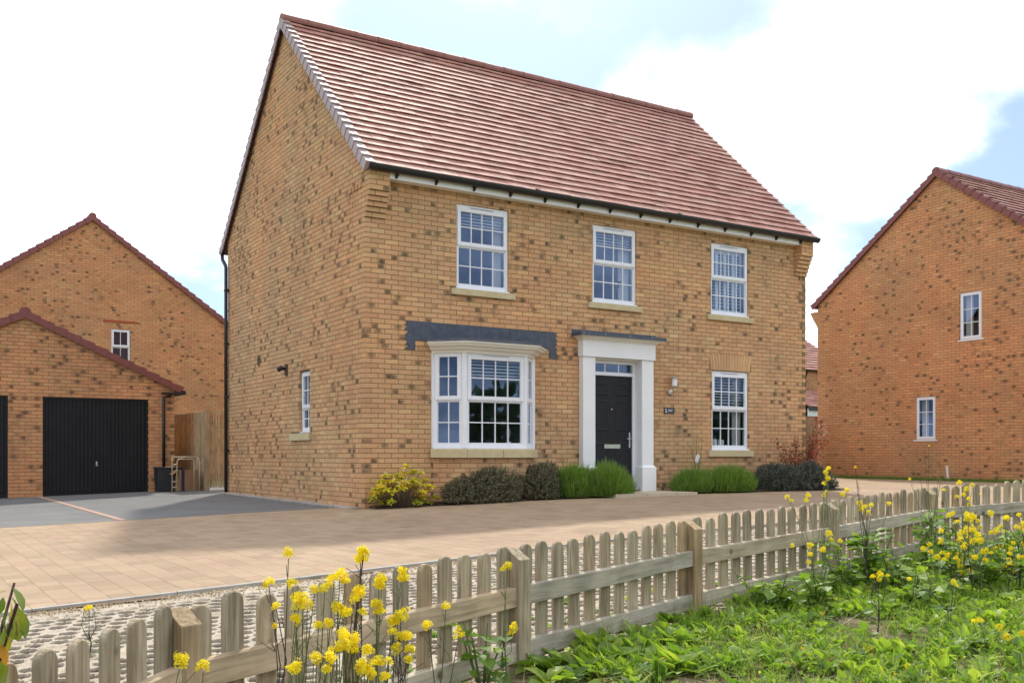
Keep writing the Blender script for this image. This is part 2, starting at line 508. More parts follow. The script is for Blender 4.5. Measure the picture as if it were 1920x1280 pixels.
def wood_mat(name, a, b_, c_, green=0.0, grain=(45, 45, 2.2)):
    m, n, b = new_mat(name)
    o = obj_co(n)
    oi = N(n, 'ShaderNodeObjectInfo')
    sh = N(n, 'ShaderNodeVectorMath', operation='SCALE'); sh.inputs['Scale'].default_value = 37.0
    cx = N(n, 'ShaderNodeCombineXYZ'); L(n, oi.outputs['Random'], cx.inputs[0]); L(n, oi.outputs['Random'], cx.inputs[2])
    L(n, cx.outputs[0], sh.inputs[0])
    ad = N(n, 'ShaderNodeVectorMath', operation='ADD'); L(n, o, ad.inputs[0]); L(n, sh.outputs[0], ad.inputs[1])
    mp = N(n, 'ShaderNodeMapping'); mp.inputs['Scale'].default_value = grain; L(n, ad.outputs[0], mp.inputs[0])
    t = noise(n, mp.outputs[0], 1.0, 6, 0.62, 0.9)
    r_ = ramp(n, t.outputs['Fac'], [(0.25, a), (0.5, b_), (0.75, c_)])
    lg = noise(n, ad.outputs[0], 5.0, 3, 0.5)
    k = mixc(n, 1.0, r_.outputs[0], ramp(n, lg.outputs['Fac'], [(0.3, (0.72, 0.74, 0.70)), (0.7, (1.15, 1.12, 1.08))]).outputs[0], 'MULTIPLY')
    # knots
    vo = N(n, 'ShaderNodeTexVoronoi'); vo.inputs['Scale'].default_value = 3.4; L(n, ad.outputs[0], vo.inputs['Vector'])
    kn = N(n, 'ShaderNodeMapRange', interpolation_type='SMOOTHSTEP'); kn.inputs['From Min'].default_value = 0.10; kn.inputs['From Max'].default_value = 0.045
    L(n, vo.outputs['Distance'], kn.inputs['Value'])
    k = mixc(n, math_(n, 'MULTIPLY', kn.outputs[0], 0.8), k, (0.07, 0.05, 0.035))
    rnd = ramp(n, oi.outputs['Random'], [(0, (0.78, 0.78, 0.77)), (0.35, (1.0, 0.98, 0.95)), (0.7, (1.12, 1.10, 1.04)), (0.85, (1.02, 0.86, 0.68)), (1, (0.92, 0.90, 0.84))])
    k = mixc(n, 1.0, k, rnd.outputs[0], 'MULTIPLY')
    L(n, k, b.inputs['Base Color'])
    b.inputs['Roughness'].default_value = 0.85; b.inputs['Specular IOR Level'].default_value = 0.2
    bump(n, b, t.outputs['Fac'], 0.5, 0.003)
    return m
WOOD = wood_mat('weathered_wood', (0.15, 0.108, 0.068), (0.37, 0.305, 0.220), (0.56, 0.495, 0.395))
WOODRAIL = wood_mat('weathered_rail', (0.24, 0.200, 0.155), (0.48, 0.428, 0.355), (0.64, 0.590, 0.510), grain=(2.2, 40, 40))
TIMBER = wood_mat('timber_board', (0.32, 0.235, 0.15), (0.44, 0.335, 0.22), (0.51, 0.40, 0.275))

def paving_mat():
    m, n, b = new_mat('paving_block')
    pv = attr(n, 'pv').outputs['Fac']
    oi = N(n, 'ShaderNodeObjectInfo').outputs['Random']
    p = geo_pos(n)
    base = ramp(n, pv, [(0, (0.315, 0.226, 0.142)), (0.35, (0.36, 0.262, 0.165)), (0.7, (0.395, 0.288, 0.182)), (1, (0.365, 0.25, 0.167))])
    t = noise(n, p, 0.45, 4, 0.6)
    c = mixc(n, 1.0, base.outputs[0], ramp(n, t.outputs['Fac'], [(0.3, (0.86, 0.82, 0.82)), (0.7, (1.07, 1.07, 1.06))]).outputs[0], 'MULTIPLY')
    st = noise(n, p, 2.3, 6, 0.72, 0.6)
    c = mixc(n, 1.0, c, ramp(n, st.outputs['Fac'], [(0.30, (0.80, 0.78, 0.76)), (0.42, (1.0, 1.0, 1.0))]).outputs[0], 'MULTIPLY')
    f = noise(n, p, 160, 3, 0.7)
    c = mixc(n, 1.0, c, ramp(n, f.outputs['Fac'], [(0.3, (0.82, 0.82, 0.82)), (0.7, (1.14, 1.14, 1.14))]).outputs[0], 'MULTIPLY')
    L(n, c, b.inputs['Base Color'])
    b.inputs['Roughness'].default_value = 0.85; b.inputs['Specular IOR Level'].default_value = 0.25
    bump(n, b, f.outputs['Fac'], 0.2, 0.002)
    return m
PAVE = paving_mat()
JOINT = plain('joint_sand', (0.20, 0.145, 0.095), 0.95, var=0.2, scale=25, spec=0.1)

def tarmac_mat():
    m, n, b = new_mat('tarmac')
    p = geo_pos(n)
    t = noise(n, p, 1.1, 4, 0.6); f = noise(n, p, 170, 3, 0.8)
    c = ramp(n, t.outputs['Fac'], [(0.3, (0.150, 0.148, 0.143)), (0.7, (0.198, 0.196, 0.188))])
    c2 = mixc(n, 1.0, c.outputs[0], ramp(n, f.outputs['Fac'], [(0.3, (0.65, 0.65, 0.65)), (0.7, (1.3, 1.3, 1.3))]).outputs[0], 'MULTIPLY')
    L(n, c2, b.inputs['Base Color']); b.inputs['Roughness'].default_value = 0.9; b.inputs['Specular IOR Level'].default_value = 0.2
    bump(n, b, f.outputs['Fac'], 0.6, 0.004)
    return m
TARMAC = tarmac_mat()

def grit_mat(name, cols, scale=90, s2=2.5):
    m, n, b = new_mat(name)
    p = geo_pos(n)
    vo = N(n, 'ShaderNodeTexVoronoi'); vo.inputs['Scale'].default_value = scale; L(n, p, vo.inputs['Vector'])
    sp = N(n, 'ShaderNodeSeparateColor'); L(n, vo.outputs['Color'], sp.inputs[0])
    r_ = ramp(n, sp.outputs[0], [(i / (len(cols) - 1), c) for i, c in enumerate(cols)])
    t = noise(n, p, s2, 4, 0.6)
    c = mixc(n, 1.0, r_.outputs[0], ramp(n, t.outputs['Fac'], [(0.3, (0.78, 0.76, 0.72)), (0.7, (1.1, 1.1, 1.1))]).outputs[0], 'MULTIPLY')
    L(n, c, b.inputs['Base Color']); b.inputs['Roughness'].default_value = 0.95; b.inputs['Specular IOR Level'].default_value = 0.15
    bump(n, b, vo.outputs['Distance'], 0.5, 0.01)
    return m
GRID = grit_mat('grid_paver_concrete', [(0.40, 0.335, 0.25), (0.48, 0.415, 0.325), (0.53, 0.465, 0.375), (0.43, 0.355, 0.255)], 170, 3)
def pocket_soil_shade(m):
    """the pockets of the cellular paving hold dark earth, and the shade of their walls is painted in"""
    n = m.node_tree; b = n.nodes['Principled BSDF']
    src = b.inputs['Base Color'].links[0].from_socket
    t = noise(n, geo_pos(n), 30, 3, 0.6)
    soil_shade = ramp(n, t.outputs['Fac'], [(0.3, (0.05, 0.035, 0.024)), (0.7, (0.13, 0.095, 0.06))])
    mr = N(n, 'ShaderNodeMapRange'); mr.inputs['From Min'].default_value = 0.10; mr.inputs['From Max'].default_value = 0.6  # dark tone also covers the pocket walls, painting their shade into the colour
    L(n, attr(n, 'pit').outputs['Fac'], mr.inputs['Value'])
    L(n, mixc(n, mr.outputs[0], src, soil_shade.outputs[0]), b.inputs['Base Color'])
pocket_soil_shade(GRID)
GRAVEL = grit_mat('gravel_strip', [(0.42, 0.30, 0.16), (0.36, 0.25, 0.14), (0.52, 0.42, 0.28), (0.60, 0.54, 0.45)], 60, 3)
SOIL = grit_mat('verge_soil', [(0.12, 0.085, 0.055), (0.19, 0.14, 0.09), (0.26, 0.20, 0.13), (0.09, 0.065, 0.045)], 45, 2)
BARK = grit_mat('bark_mulch', [(0.03, 0.02, 0.014), (0.07, 0.045, 0.03), (0.05, 0.035, 0.025), (0.11, 0.08, 0.06)], 35, 3)
FARGRASS = grit_mat('far_meadow', [(0.06, 0.10, 0.025), (0.08, 0.13, 0.03), (0.10, 0.14, 0.04)], 12, 0.1)
KERB = plain('kerb_concrete', (0.36, 0.34, 0.30), 0.9, var=0.15, scale=8)
SLAB = plain('paving_slab', (0.50, 0.42, 0.30), 0.9, var=0.12, scale=6)

def leaf_mat(name, stops, trans=0.35, rough=0.5, tcol=None, spec=0.35):
    m, n, b = new_mat(name)
    out = n.nodes['Material Output']
    lv = attr(n, 'lv').outputs['Fac']
    c = ramp(n, lv, stops)
    p = geo_pos(n)
    t = noise(n, p, 18, 3, 0.6)
    k = mixc(n, 1.0, c.outputs[0], ramp(n, t.outputs['Fac'], [(0.3, (0.75, 0.78, 0.75)), (0.7, (1.2, 1.18, 1.15))]).outputs[0], 'MULTIPLY')
    L(n, k, b.inputs['Base Color']); b.inputs['Roughness'].default_value = rough; b.inputs['Specular IOR Level'].default_value = spec
    tl = N(n, 'ShaderNodeBsdfTranslucent')
    k2 = mixc(n, 1.0, k, tcol or (1.5, 1.7, 0.6), 'MULTIPLY')
    L(n, k2, tl.inputs[0])
    mx = N(n, 'ShaderNodeMixShader'); mx.inputs[0].default_value = trans
    L(n, b.outputs[0], mx.inputs[1]); L(n, tl.outputs[0], mx.inputs[2]); L(n, mx.outputs[0], out.inputs[0])
    return m
WEED = leaf_mat('weed_leaf', [(0, (0.10, 0.18, 0.035)), (0.4, (0.19, 0.30, 0.05)), (0.75, (0.31, 0.41, 0.07)), (0.95, (0.42, 0.48, 0.10)), (1.0, (0.50, 0.30, 0.10))], 0.45, tcol=(1.35, 1.45, 0.6))
GRASS = leaf_mat('grass_blade', [(0, (0.08, 0.15, 0.03)), (0.6, (0.18, 0.28, 0.05)), (0.85, (0.28, 0.34, 0.09)), (1, (0.45, 0.37, 0.21))], 0.4)
STRAW = leaf_mat('dry_stalk', [(0, (0.30, 0.24, 0.15)), (1, (0.46, 0.38, 0.25))], 0.1, tcol=(1, 1, 1))
PETAL = leaf_mat('yellow_petal', [(0, (0.86, 0.66, 0.015)), (0.6, (0.93, 0.78, 0.03)), (1, (0.95, 0.86, 0.08))], 0.50, tcol=(1.05, 1.05, 0.8), spec=0.1)
BUD = leaf_mat('flower_bud', [(0, (0.30, 0.34, 0.03)), (1, (0.50, 0.46, 0.04))], 0.3)
HEBE = leaf_mat('hebe_leaf', [(0, (0.085, 0.085, 0.048)), (0.55, (0.17, 0.162, 0.095)), (0.85, (0.21, 0.18, 0.11)), (1, (0.28, 0.175, 0.09))], 0.12, 0.55, (1.2, 1.3, 0.8))
HEBE2 = leaf_mat('dark_hebe_leaf', [(0, (0.055, 0.060, 0.045)), (0.6, (0.11, 0.118, 0.092)), (1, (0.20, 0.20, 0.16))], 0.10, 0.5, (1.1, 1.2, 0.9))
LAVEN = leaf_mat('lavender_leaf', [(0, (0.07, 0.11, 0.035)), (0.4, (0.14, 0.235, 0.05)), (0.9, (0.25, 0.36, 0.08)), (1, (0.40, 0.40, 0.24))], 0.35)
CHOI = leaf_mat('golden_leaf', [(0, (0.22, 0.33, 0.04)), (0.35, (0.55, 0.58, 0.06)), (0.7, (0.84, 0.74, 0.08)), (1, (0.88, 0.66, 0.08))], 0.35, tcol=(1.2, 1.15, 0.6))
WHITEFL = leaf_mat('white_petal', [(0, (0.72, 0.72, 0.68)), (1, (0.82, 0.82, 0.80))], 0.3, tcol=(1, 1, 1))
REDLEAF = leaf_mat('red_shrub_leaf', [(0, (0.13, 0.10, 0.035)), (0.4, (0.20, 0.10, 0.045)), (0.8, (0.33, 0.05, 0.035)), (1, (0.42, 0.10, 0.06))], 0.3, tcol=(1.3, 1.0, 0.7))
FGLEAF = leaf_mat('foreground_leaf', [(0, (0.05, 0.115, 0.02)), (0.5, (0.15, 0.19, 0.025)), (0.8, (0.24, 0.22, 0.03)), (0.93, (0.52, 0.28, 0.02)), (1, (0.60, 0.22, 0.02))], 0.35, 0.35)
STEM = plain('green_stem', (0.10, 0.13, 0.035), 0.7, var=0.3, scale=12)
STEMD = plain('dark_stem', (0.055, 0.040, 0.030), 0.7, var=0.3, scale=12)
TWIG = plain('woody_twig', (0.11, 0.075, 0.05), 0.9, var=0.3, scale=20)
CARD = plain('cardboard', (0.26, 0.155, 0.085), 0.9, var=0.12, scale=5)
NAVY = plain('navy_card', (0.018, 0.022, 0.06), 0.7, var=0.2)
BINB = plain('black_box_plastic', (0.02, 0.022, 0.026), 0.45, var=0.2)
TUBEM = plain('cream_tube_steel', (0.48, 0.39, 0.26), 0.45, var=0.08)
GARDOOR = plain('garage_door_steel', (0.014, 0.0145, 0.017), 0.5, var=0.2, scale=3, spec=0.25)
# ---------------------------------------------------------------- ground
def sheet(name, xs, ys, zoff, mat, mask=None, kind='structure', rough=0.0, parent=None):
    X, Y = np.meshgrid(xs, ys)
    Z = ground(X, Y) + zoff
    if rough: Z = Z + rough * RNG.standard_normal(Z.shape)
    v = np.stack([X, Y, Z], -1).reshape(-1, 3)
    nx, ny = len(xs), len(ys)
    i, j = np.meshgrid(np.arange(nx - 1), np.arange(ny - 1))
    a = (j * nx + i).ravel()
    f = np.stack([a, a + 1, a + nx + 1, a + nx], 1)
    if mask is not None:
        cen = v[f].mean(1)
        f = f[mask(cen[:, 0], cen[:, 1])]
    o = mobj(name, mesh_from(name, v, f, mat, smooth=True), parent)
    if parent is None: tag(o, kind=kind)
    return o

near = np.linspace(-30, 40, 141)
far = np.concatenate([[-900, -400, -200, -100, -60, -40], near, [50, 70, 110, 200, 400, 900]])
g0 = sheet('ground', far, far, -0.10, FARGRASS)

FX = np.array([-7.6, -5.856, -5.368, -3.771, -2.300, -0.724, 0.943, 2.39, 4.2, 9.0])
FY = np.array([-13.3, -11.348, -10.804, -10.157, -9.666, -9.300, -8.873, -8.959, -9.10, -9.6])
KX = np.array([-12.0, -7.5, -5.32, -3.49, -2.07, -0.45, 0.73, 3.0, 6.0, 12.0])
KY = np.array([-8.0, -7.25, -6.93, -6.69, -6.49, -6.17, -6.12, -6.1, -6.3, -7.4])
fence_y = lambda x: np.interp(x, FX, FY)
kerb_y = lambda x: np.interp(x, KX, KY)

# tarmac drive in front of the garages, and its brick dividing strip
tarmac = sheet('tarmac_drive', np.linspace(-14, 1.5, 63), np.linspace(0.55, 11.0, 42), -0.004, TARMAC)
eb = MB()
for k in range(40):
    y = 0.60 + k * 0.215
    eb.box(-3.35, -3.25, y, y + 0.207, gz(-3.3, y) - 0.02, gz(-3.3, y) + 0.004)
edging = eb.build('brick_edging', plain('pink_block', (0.42, 0.28, 0.20), 0.9, var=0.15, scale=14))
tag(edging, kind='structure')

# block paving: courses run away from the house, 160 mm wide, staggered
PAVED = []
for i in range(-60, 106):
    x = i * 0.166
    yoff = RNG.random() * 0.1 + (0.125 if i % 2 else 0)
    ylo = float(kerb_y(x + 0.08)) + 0.06
    yhi = 0.53 if x < -0.25 else (-0.06 if x < 9.55 else 9.0)
    if x > 15.9: yhi = -2.4 if x > 16.6 else 9.0
    k0 = int(math.floor((ylo - yoff) / 0.247)); k1 = int(math.ceil((yhi - yoff) / 0.247))
    for k in range(k0, k1):
        a = max(yoff + k * 0.247, ylo); b = min(yoff + k * 0.247 + 0.244, yhi)
        if b - a > 0.03:
            PAVED.append((x, x + 0.163, a, b))
PAVED = np.array(PAVED)
pc = np.stack([(PAVED[:, 0] + PAVED[:, 1]) / 2, (PAVED[:, 2] + PAVED[:, 3]) / 2], 1)
pz = ground(pc[:, 0], pc[:, 1])
rel = np.c_[pc, pz] - CAM
pZ = rel @ FW; pX = rel @ RT
ppx = 960 + FPX * pX / np.maximum(pZ, .1); ppy = HOR - FPX * rel[:, 2] / np.maximum(pZ, .1)
full = (PAVED[:, 3] - PAVED[:, 2]) > 0.2435
vis = (ppx > 40) & (ppx < 1900) & (ppy < 1150) & (pZ > 3) & full
order = np.argsort(np.where(vis, pZ, 1e9))
ind = set(order[:300].tolist())
paving = sheet('block_paving', np.concatenate([np.linspace(-10, 18, 113)]), np.linspace(-8.2, 9.2, 70), -0.0015, JOINT,
               mask=lambda x, y: (y > kerb_y(x) + 0.02) & ((y < 0.55) | (x > 9.5)) & ((y < 0.0) | (x < -0.2) | (x > 9.5)) & ((x < 16.6) | (y < -2.2)))
BOXF = np.array([(4, 5, 6, 7), (0, 1, 5, 4), (1, 2, 6, 5), (2, 3, 7, 6), (3, 0, 4, 7)])
sel = np.array([q not in ind for q in range(len(PAVED))])
Q = PAVED[sel]
vx = np.stack([Q[:, 0], Q[:, 1], Q[:, 1], Q[:, 0]], 1); vy = np.stack([Q[:, 2], Q[:, 2], Q[:, 3], Q[:, 3]], 1)
jz = RNG.normal(0, 0.0002, len(Q))[:, None]
zt = ground(vx, vy) + jz
V = np.concatenate([np.stack([vx, vy, zt - .03], -1), np.stack([vx, vy, zt], -1)], 1).reshape(-1, 3)
F = (BOXF[None] + (np.arange(len(Q)) * 8)[:, None, None]).reshape(-1, 4)
A = np.repeat(RNG.random(len(Q)), 8)
rest = mobj('paving_blocks_beyond', mesh_from('paving_blocks_beyond', V, F, PAVE, {'pv': A}), paving)
tag(rest, kind='stuff')
block_meshes = []
for k in range(16):
    v = [(x, y, z) for z in (-0.03, 0.0) for (x, y) in ((-.0815, -.122), (.0815, -.122), (.0815, .122), (-.0815, .122))]
    block_meshes.append(mesh_from('paving_block', v, BOXF, PAVE, {'pv': [(k + .5) / 16] * 8}))
for q in sorted(ind):
    x, y = pc[q]
    o = mobj('paving_block', block_meshes[int(RNG.integers(16))], paving, (x, y, gz(x, y) + RNG.normal(0, 0.0002)))
    sl = (gz(x + .1, y) - gz(x - .1, y)) / .2
    o.rotation_euler = (0.005, -math.atan(sl), 0)

# kerb edging along the paving
kb = MB()
ks = np.arange(-9.0, 10.0, 0.92)
for a in ks:
    b = a + 0.914
    ya, yb = float(kerb_y(a)), float(kerb_y(b))
    za, zb = gz(a, ya) + 0.012, gz(b, yb) + 0.012
    v = []
    for (x, y, z) in ((a, ya, za), (b, yb, zb)):
        v += [(x, y, z - .1), (x, y + .05, z - .1), (x, y + .05, z), (x, y, z)]
    kb.add(v, [(0, 1, 2, 3), (7, 6, 5, 4), (3, 2, 6, 7), (0, 3, 7, 4), (1, 5, 6, 2)])
tag(kb.build('kerb', KERB), kind='structure')

# cellular paving between the kerb and the picket fence: pockets sunk into pale concrete
xs = np.arange(-6.4, 5.0, 0.0135)
nt_ = 260
T = np.linspace(0, 1, nt_)
Xg = np.repeat(xs[:, None], nt_, 1)
y0g = fence_y(xs) - 0.03; y1g = kerb_y(xs) - 0.005
Yg = y0g[:, None] + (y1g - y0g)[:, None] * T[None]
ca, sa = math.cos(0.12), math.sin(0.12)
U = (Xg * ca + Yg * sa) / 0.118; Vv = (-Xg * sa + Yg * ca) / 0.118
row = np.floor(Vv)
Uo = U + 0.5 * (np.mod(row, 2))
cu = np.floor(Uo)
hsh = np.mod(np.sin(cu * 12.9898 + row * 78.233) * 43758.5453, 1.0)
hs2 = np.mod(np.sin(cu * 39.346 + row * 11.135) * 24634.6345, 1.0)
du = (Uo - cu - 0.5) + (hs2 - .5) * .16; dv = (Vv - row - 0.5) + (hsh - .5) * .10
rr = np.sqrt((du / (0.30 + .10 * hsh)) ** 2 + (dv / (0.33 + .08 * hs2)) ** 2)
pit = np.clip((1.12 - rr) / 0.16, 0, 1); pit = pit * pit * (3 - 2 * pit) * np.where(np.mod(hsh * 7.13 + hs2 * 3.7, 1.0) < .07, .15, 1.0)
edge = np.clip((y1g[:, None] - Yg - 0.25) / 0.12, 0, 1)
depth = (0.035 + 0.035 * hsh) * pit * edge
rnz = RNG.standard_normal(Xg.shape) * 0.0012
Zg = ground(Xg, Yg) - 0.012 - depth + rnz
v = np.stack([Xg, Yg, Zg], -1).reshape(-1, 3)
i, j = np.meshgrid(np.arange(nt_ - 1), np.arange(len(xs) - 1))
a = (j * nt_ + i).ravel()
f = np.stack([a, a + nt_, a + nt_ + 1, a + 1], 1)
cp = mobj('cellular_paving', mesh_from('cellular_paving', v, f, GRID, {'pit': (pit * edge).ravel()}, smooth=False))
tag(cp, kind='structure')
# loose gravel along the kerb
n = 5200
gx = RNG.uniform(-7, 6, n); gy = kerb_y(gx) - 0.02 - np.abs(RNG.normal(0, 0.11, n))
peb = (np.array([(1, 0, 0), (0, 1, 0), (-1, 0, 0), (0, -1, 0), (0, 0, .7), (0, 0, -.7)], float), np.array([(0, 1, 4), (1, 2, 4), (2, 3, 4), (3, 0, 4), (1, 0, 5), (2, 1, 5), (3, 2, 5), (0, 3, 5)]))
R = rot_mats(RNG.uniform(0, 1, n), RNG.uniform(0, 1, n), RNG.uniform(0, 6.28, n))
vv, ff, _ = scatter(peb[0], peb[1], np.c_[gx, gy, ground(gx, gy) - .006], R, RNG.uniform(.004, .010, n))
tag(mobj('gravel', mesh_from('gravel', vv, ff, GRAVEL)), kind='stuff')
# pale chippings at the foot of the gable
n = 3600
gx = -np.abs(RNG.normal(0, 0.10, n)) - .01; gy = RNG.uniform(0.15, 6.9, n)
vv, ff, _ = scatter(peb[0], peb[1], np.c_[gx, gy, ground(gx, gy) + .004], rot_mats(RNG.uniform(0, 1, n), RNG.uniform(0, 1, n), RNG.uniform(0, 6.28, n)), RNG.uniform(.006, .014, n))
tag(mobj('chippings', mesh_from('chippings', vv, ff, grit_mat('pale_chippings', [(0.5, 0.44, 0.38), (0.62, 0.58, 0.54), (0.40, 0.33, 0.27)], 40))), kind='stuff')

# verge on the camera side of the fence
xs = np.arange(-8.0, 9.0, 0.045); nt_ = 120
T = np.linspace(0, 1, nt_) ** 0.8
Xg = np.repeat(xs[:, None], nt_, 1); y1g = fence_y(xs) - 0.02; y0g = np.full_like(y1g, -16.0)
Yg = y1g[:, None] + (y0g - y1g)[:, None] * T[None]
Zg = ground(Xg, Yg) - 0.01 + 0.02 * np.sin(Xg * 7 + 2 * np.sin(Yg * 5)) * np.sin(Yg * 6.3) + RNG.standard_normal(Xg.shape) * 0.006
v = np.stack([Xg, Yg, Zg], -1).reshape(-1, 3)
i, j = np.meshgrid(np.arange(nt_ - 1), np.arange(len(xs) - 1)); a = (j * nt_ + i).ravel()
f = np.stack([a, a + 1, a + nt_ + 1, a + nt_], 1)
tag(mobj('verge', mesh_from('verge', v, f, SOIL, smooth=True)), kind='structure')

# planting beds with bark mulch, and the slabs before the front door
def strip(name, x0, x1, yf, mat, zo=0.012, kind='structure', n=40):
    xs_ = np.linspace(x0, x1, n); v = []; f = []
    for k, x in enumerate(xs_):
        yy = yf(x)
        for t in (0, .12, .3, .6, 1.0):
            y = -0.012 + (yy + 0.012) * (1 - t)
            v.append((x, y, gz(x, y) + zo + (0.03 * math.sin(math.pi * min(1, t * 1.2)) + RNG.normal(0, .006) if t > 0 else 0)))
    for k in range(n - 1):
        for t in range(4):
            a = k * 5 + t
            f.append((a, a + 5, a + 6, a + 1))
    return tag(mobj(name, mesh_from(name, v, f, mat)), kind=kind)
strip('planting_bed', 0.05, 3.98, lambda x: -0.30 - 0.10 * x, BARK)
strip('planting_bed', 5.75, 9.5, lambda x: -0.75 - 0.10 * (x - 5.75), BARK)
sb = MB()
for k, (x0, x1) in enumerate(((3.98, 4.62), (4.63, 5.27), (5.28, 5.74))):
    sb.box(x0, x1, -0.98, -0.02, .06, .165 + .002 * k)
tag(sb.build('door_path', SLAB), kind='structure')
# grass strip below the neighbour's gable
# ---------------------------------------------------------------- bricks
BL, BH, JT = 0.215, 0.065, 0.010
PX, PZ = 0.225, 0.075
BD = 0.1025
def clip_poly(poly, a, b):
    """keep the part of poly left of the directed line a->b"""
    out = []
    def s(p): return (b[0] - a[0]) * (p[1] - a[1]) - (b[1] - a[1]) * (p[0] - a[0])
    for i in range(len(poly)):
        p, q = poly[i], poly[(i + 1) % len(poly)]
        sp, sq = s(p), s(q)
        if sp >= 0: out.append(p)
        if (sp >= 0) != (sq >= 0):
            t = sp / (sp - sq)
            out.append((p[0] + t * (q[0] - p[0]), p[1] + t * (q[1] - p[1])))
    return out
def brick_cluster(u, z):
    """kiln-marked bricks come in drifts: 0.25 .. 2"""
    s = math.sin(u * 1.7 + 2.1 * math.sin(z * .9 + 1)) * math.cos(z * 1.9 - 1.3 * math.sin(u * .8)) + .6 * math.sin(u * 3.9 + z * 2.3)
    return max(.25, 1 + .85 * s)
def brick_attr(smudge):
    tone = min(1, max(0, random.gauss(.42, .24)))
    r_ = random.random()
    sm = 0.0
    if r_ < smudge: sm = random.uniform(.65, .97)
    elif r_ < smudge * 2.2: sm = random.uniform(.15, .5)
    return tone, sm, random.gauss(1.0, .055)
def brick_prism(poly, y0, depth, att, seedu, jit):
    n = len(poly)
    v = [(x, y0, z) for x, z in poly] + [(x, y0 + depth, z) for x, z in poly]
    f = [tuple(range(n))] + [(i, n + i, n + (i + 1) % n, (i + 1) % n) for i in range(n)]
    xs = [p[0] for p in poly]; zs = [p[1] for p in poly]
    cu = min(xs) + (max(xs) - min(xs)) * seedu; cz = (min(zs) + max(zs)) / 2 + jit
    bl = [(p[0] - cu, p[2] - cz, 0) for p in v]
    return v, f, bl, [att] * len(v)
BRICKSETS = {}
def brick_set(mat, smudge):
    if mat.name not in BRICKSETS:
        ms = []
        for k in range(36):
            v, f, bl, bv = brick_prism([(0, 0), (BL, 0), (BL, BH), (0, BH)], 0, BD, brick_attr(smudge), random.choice((.08, .2, .5, .5, .8, .95)), random.uniform(-.012, .012))
            ms.append(mesh_from('brick', v, f, mat, {'bl': bl, 'bv': bv}))
        BRICKSETS[mat.name] = ms
    return BRICKSETS[mat.name]

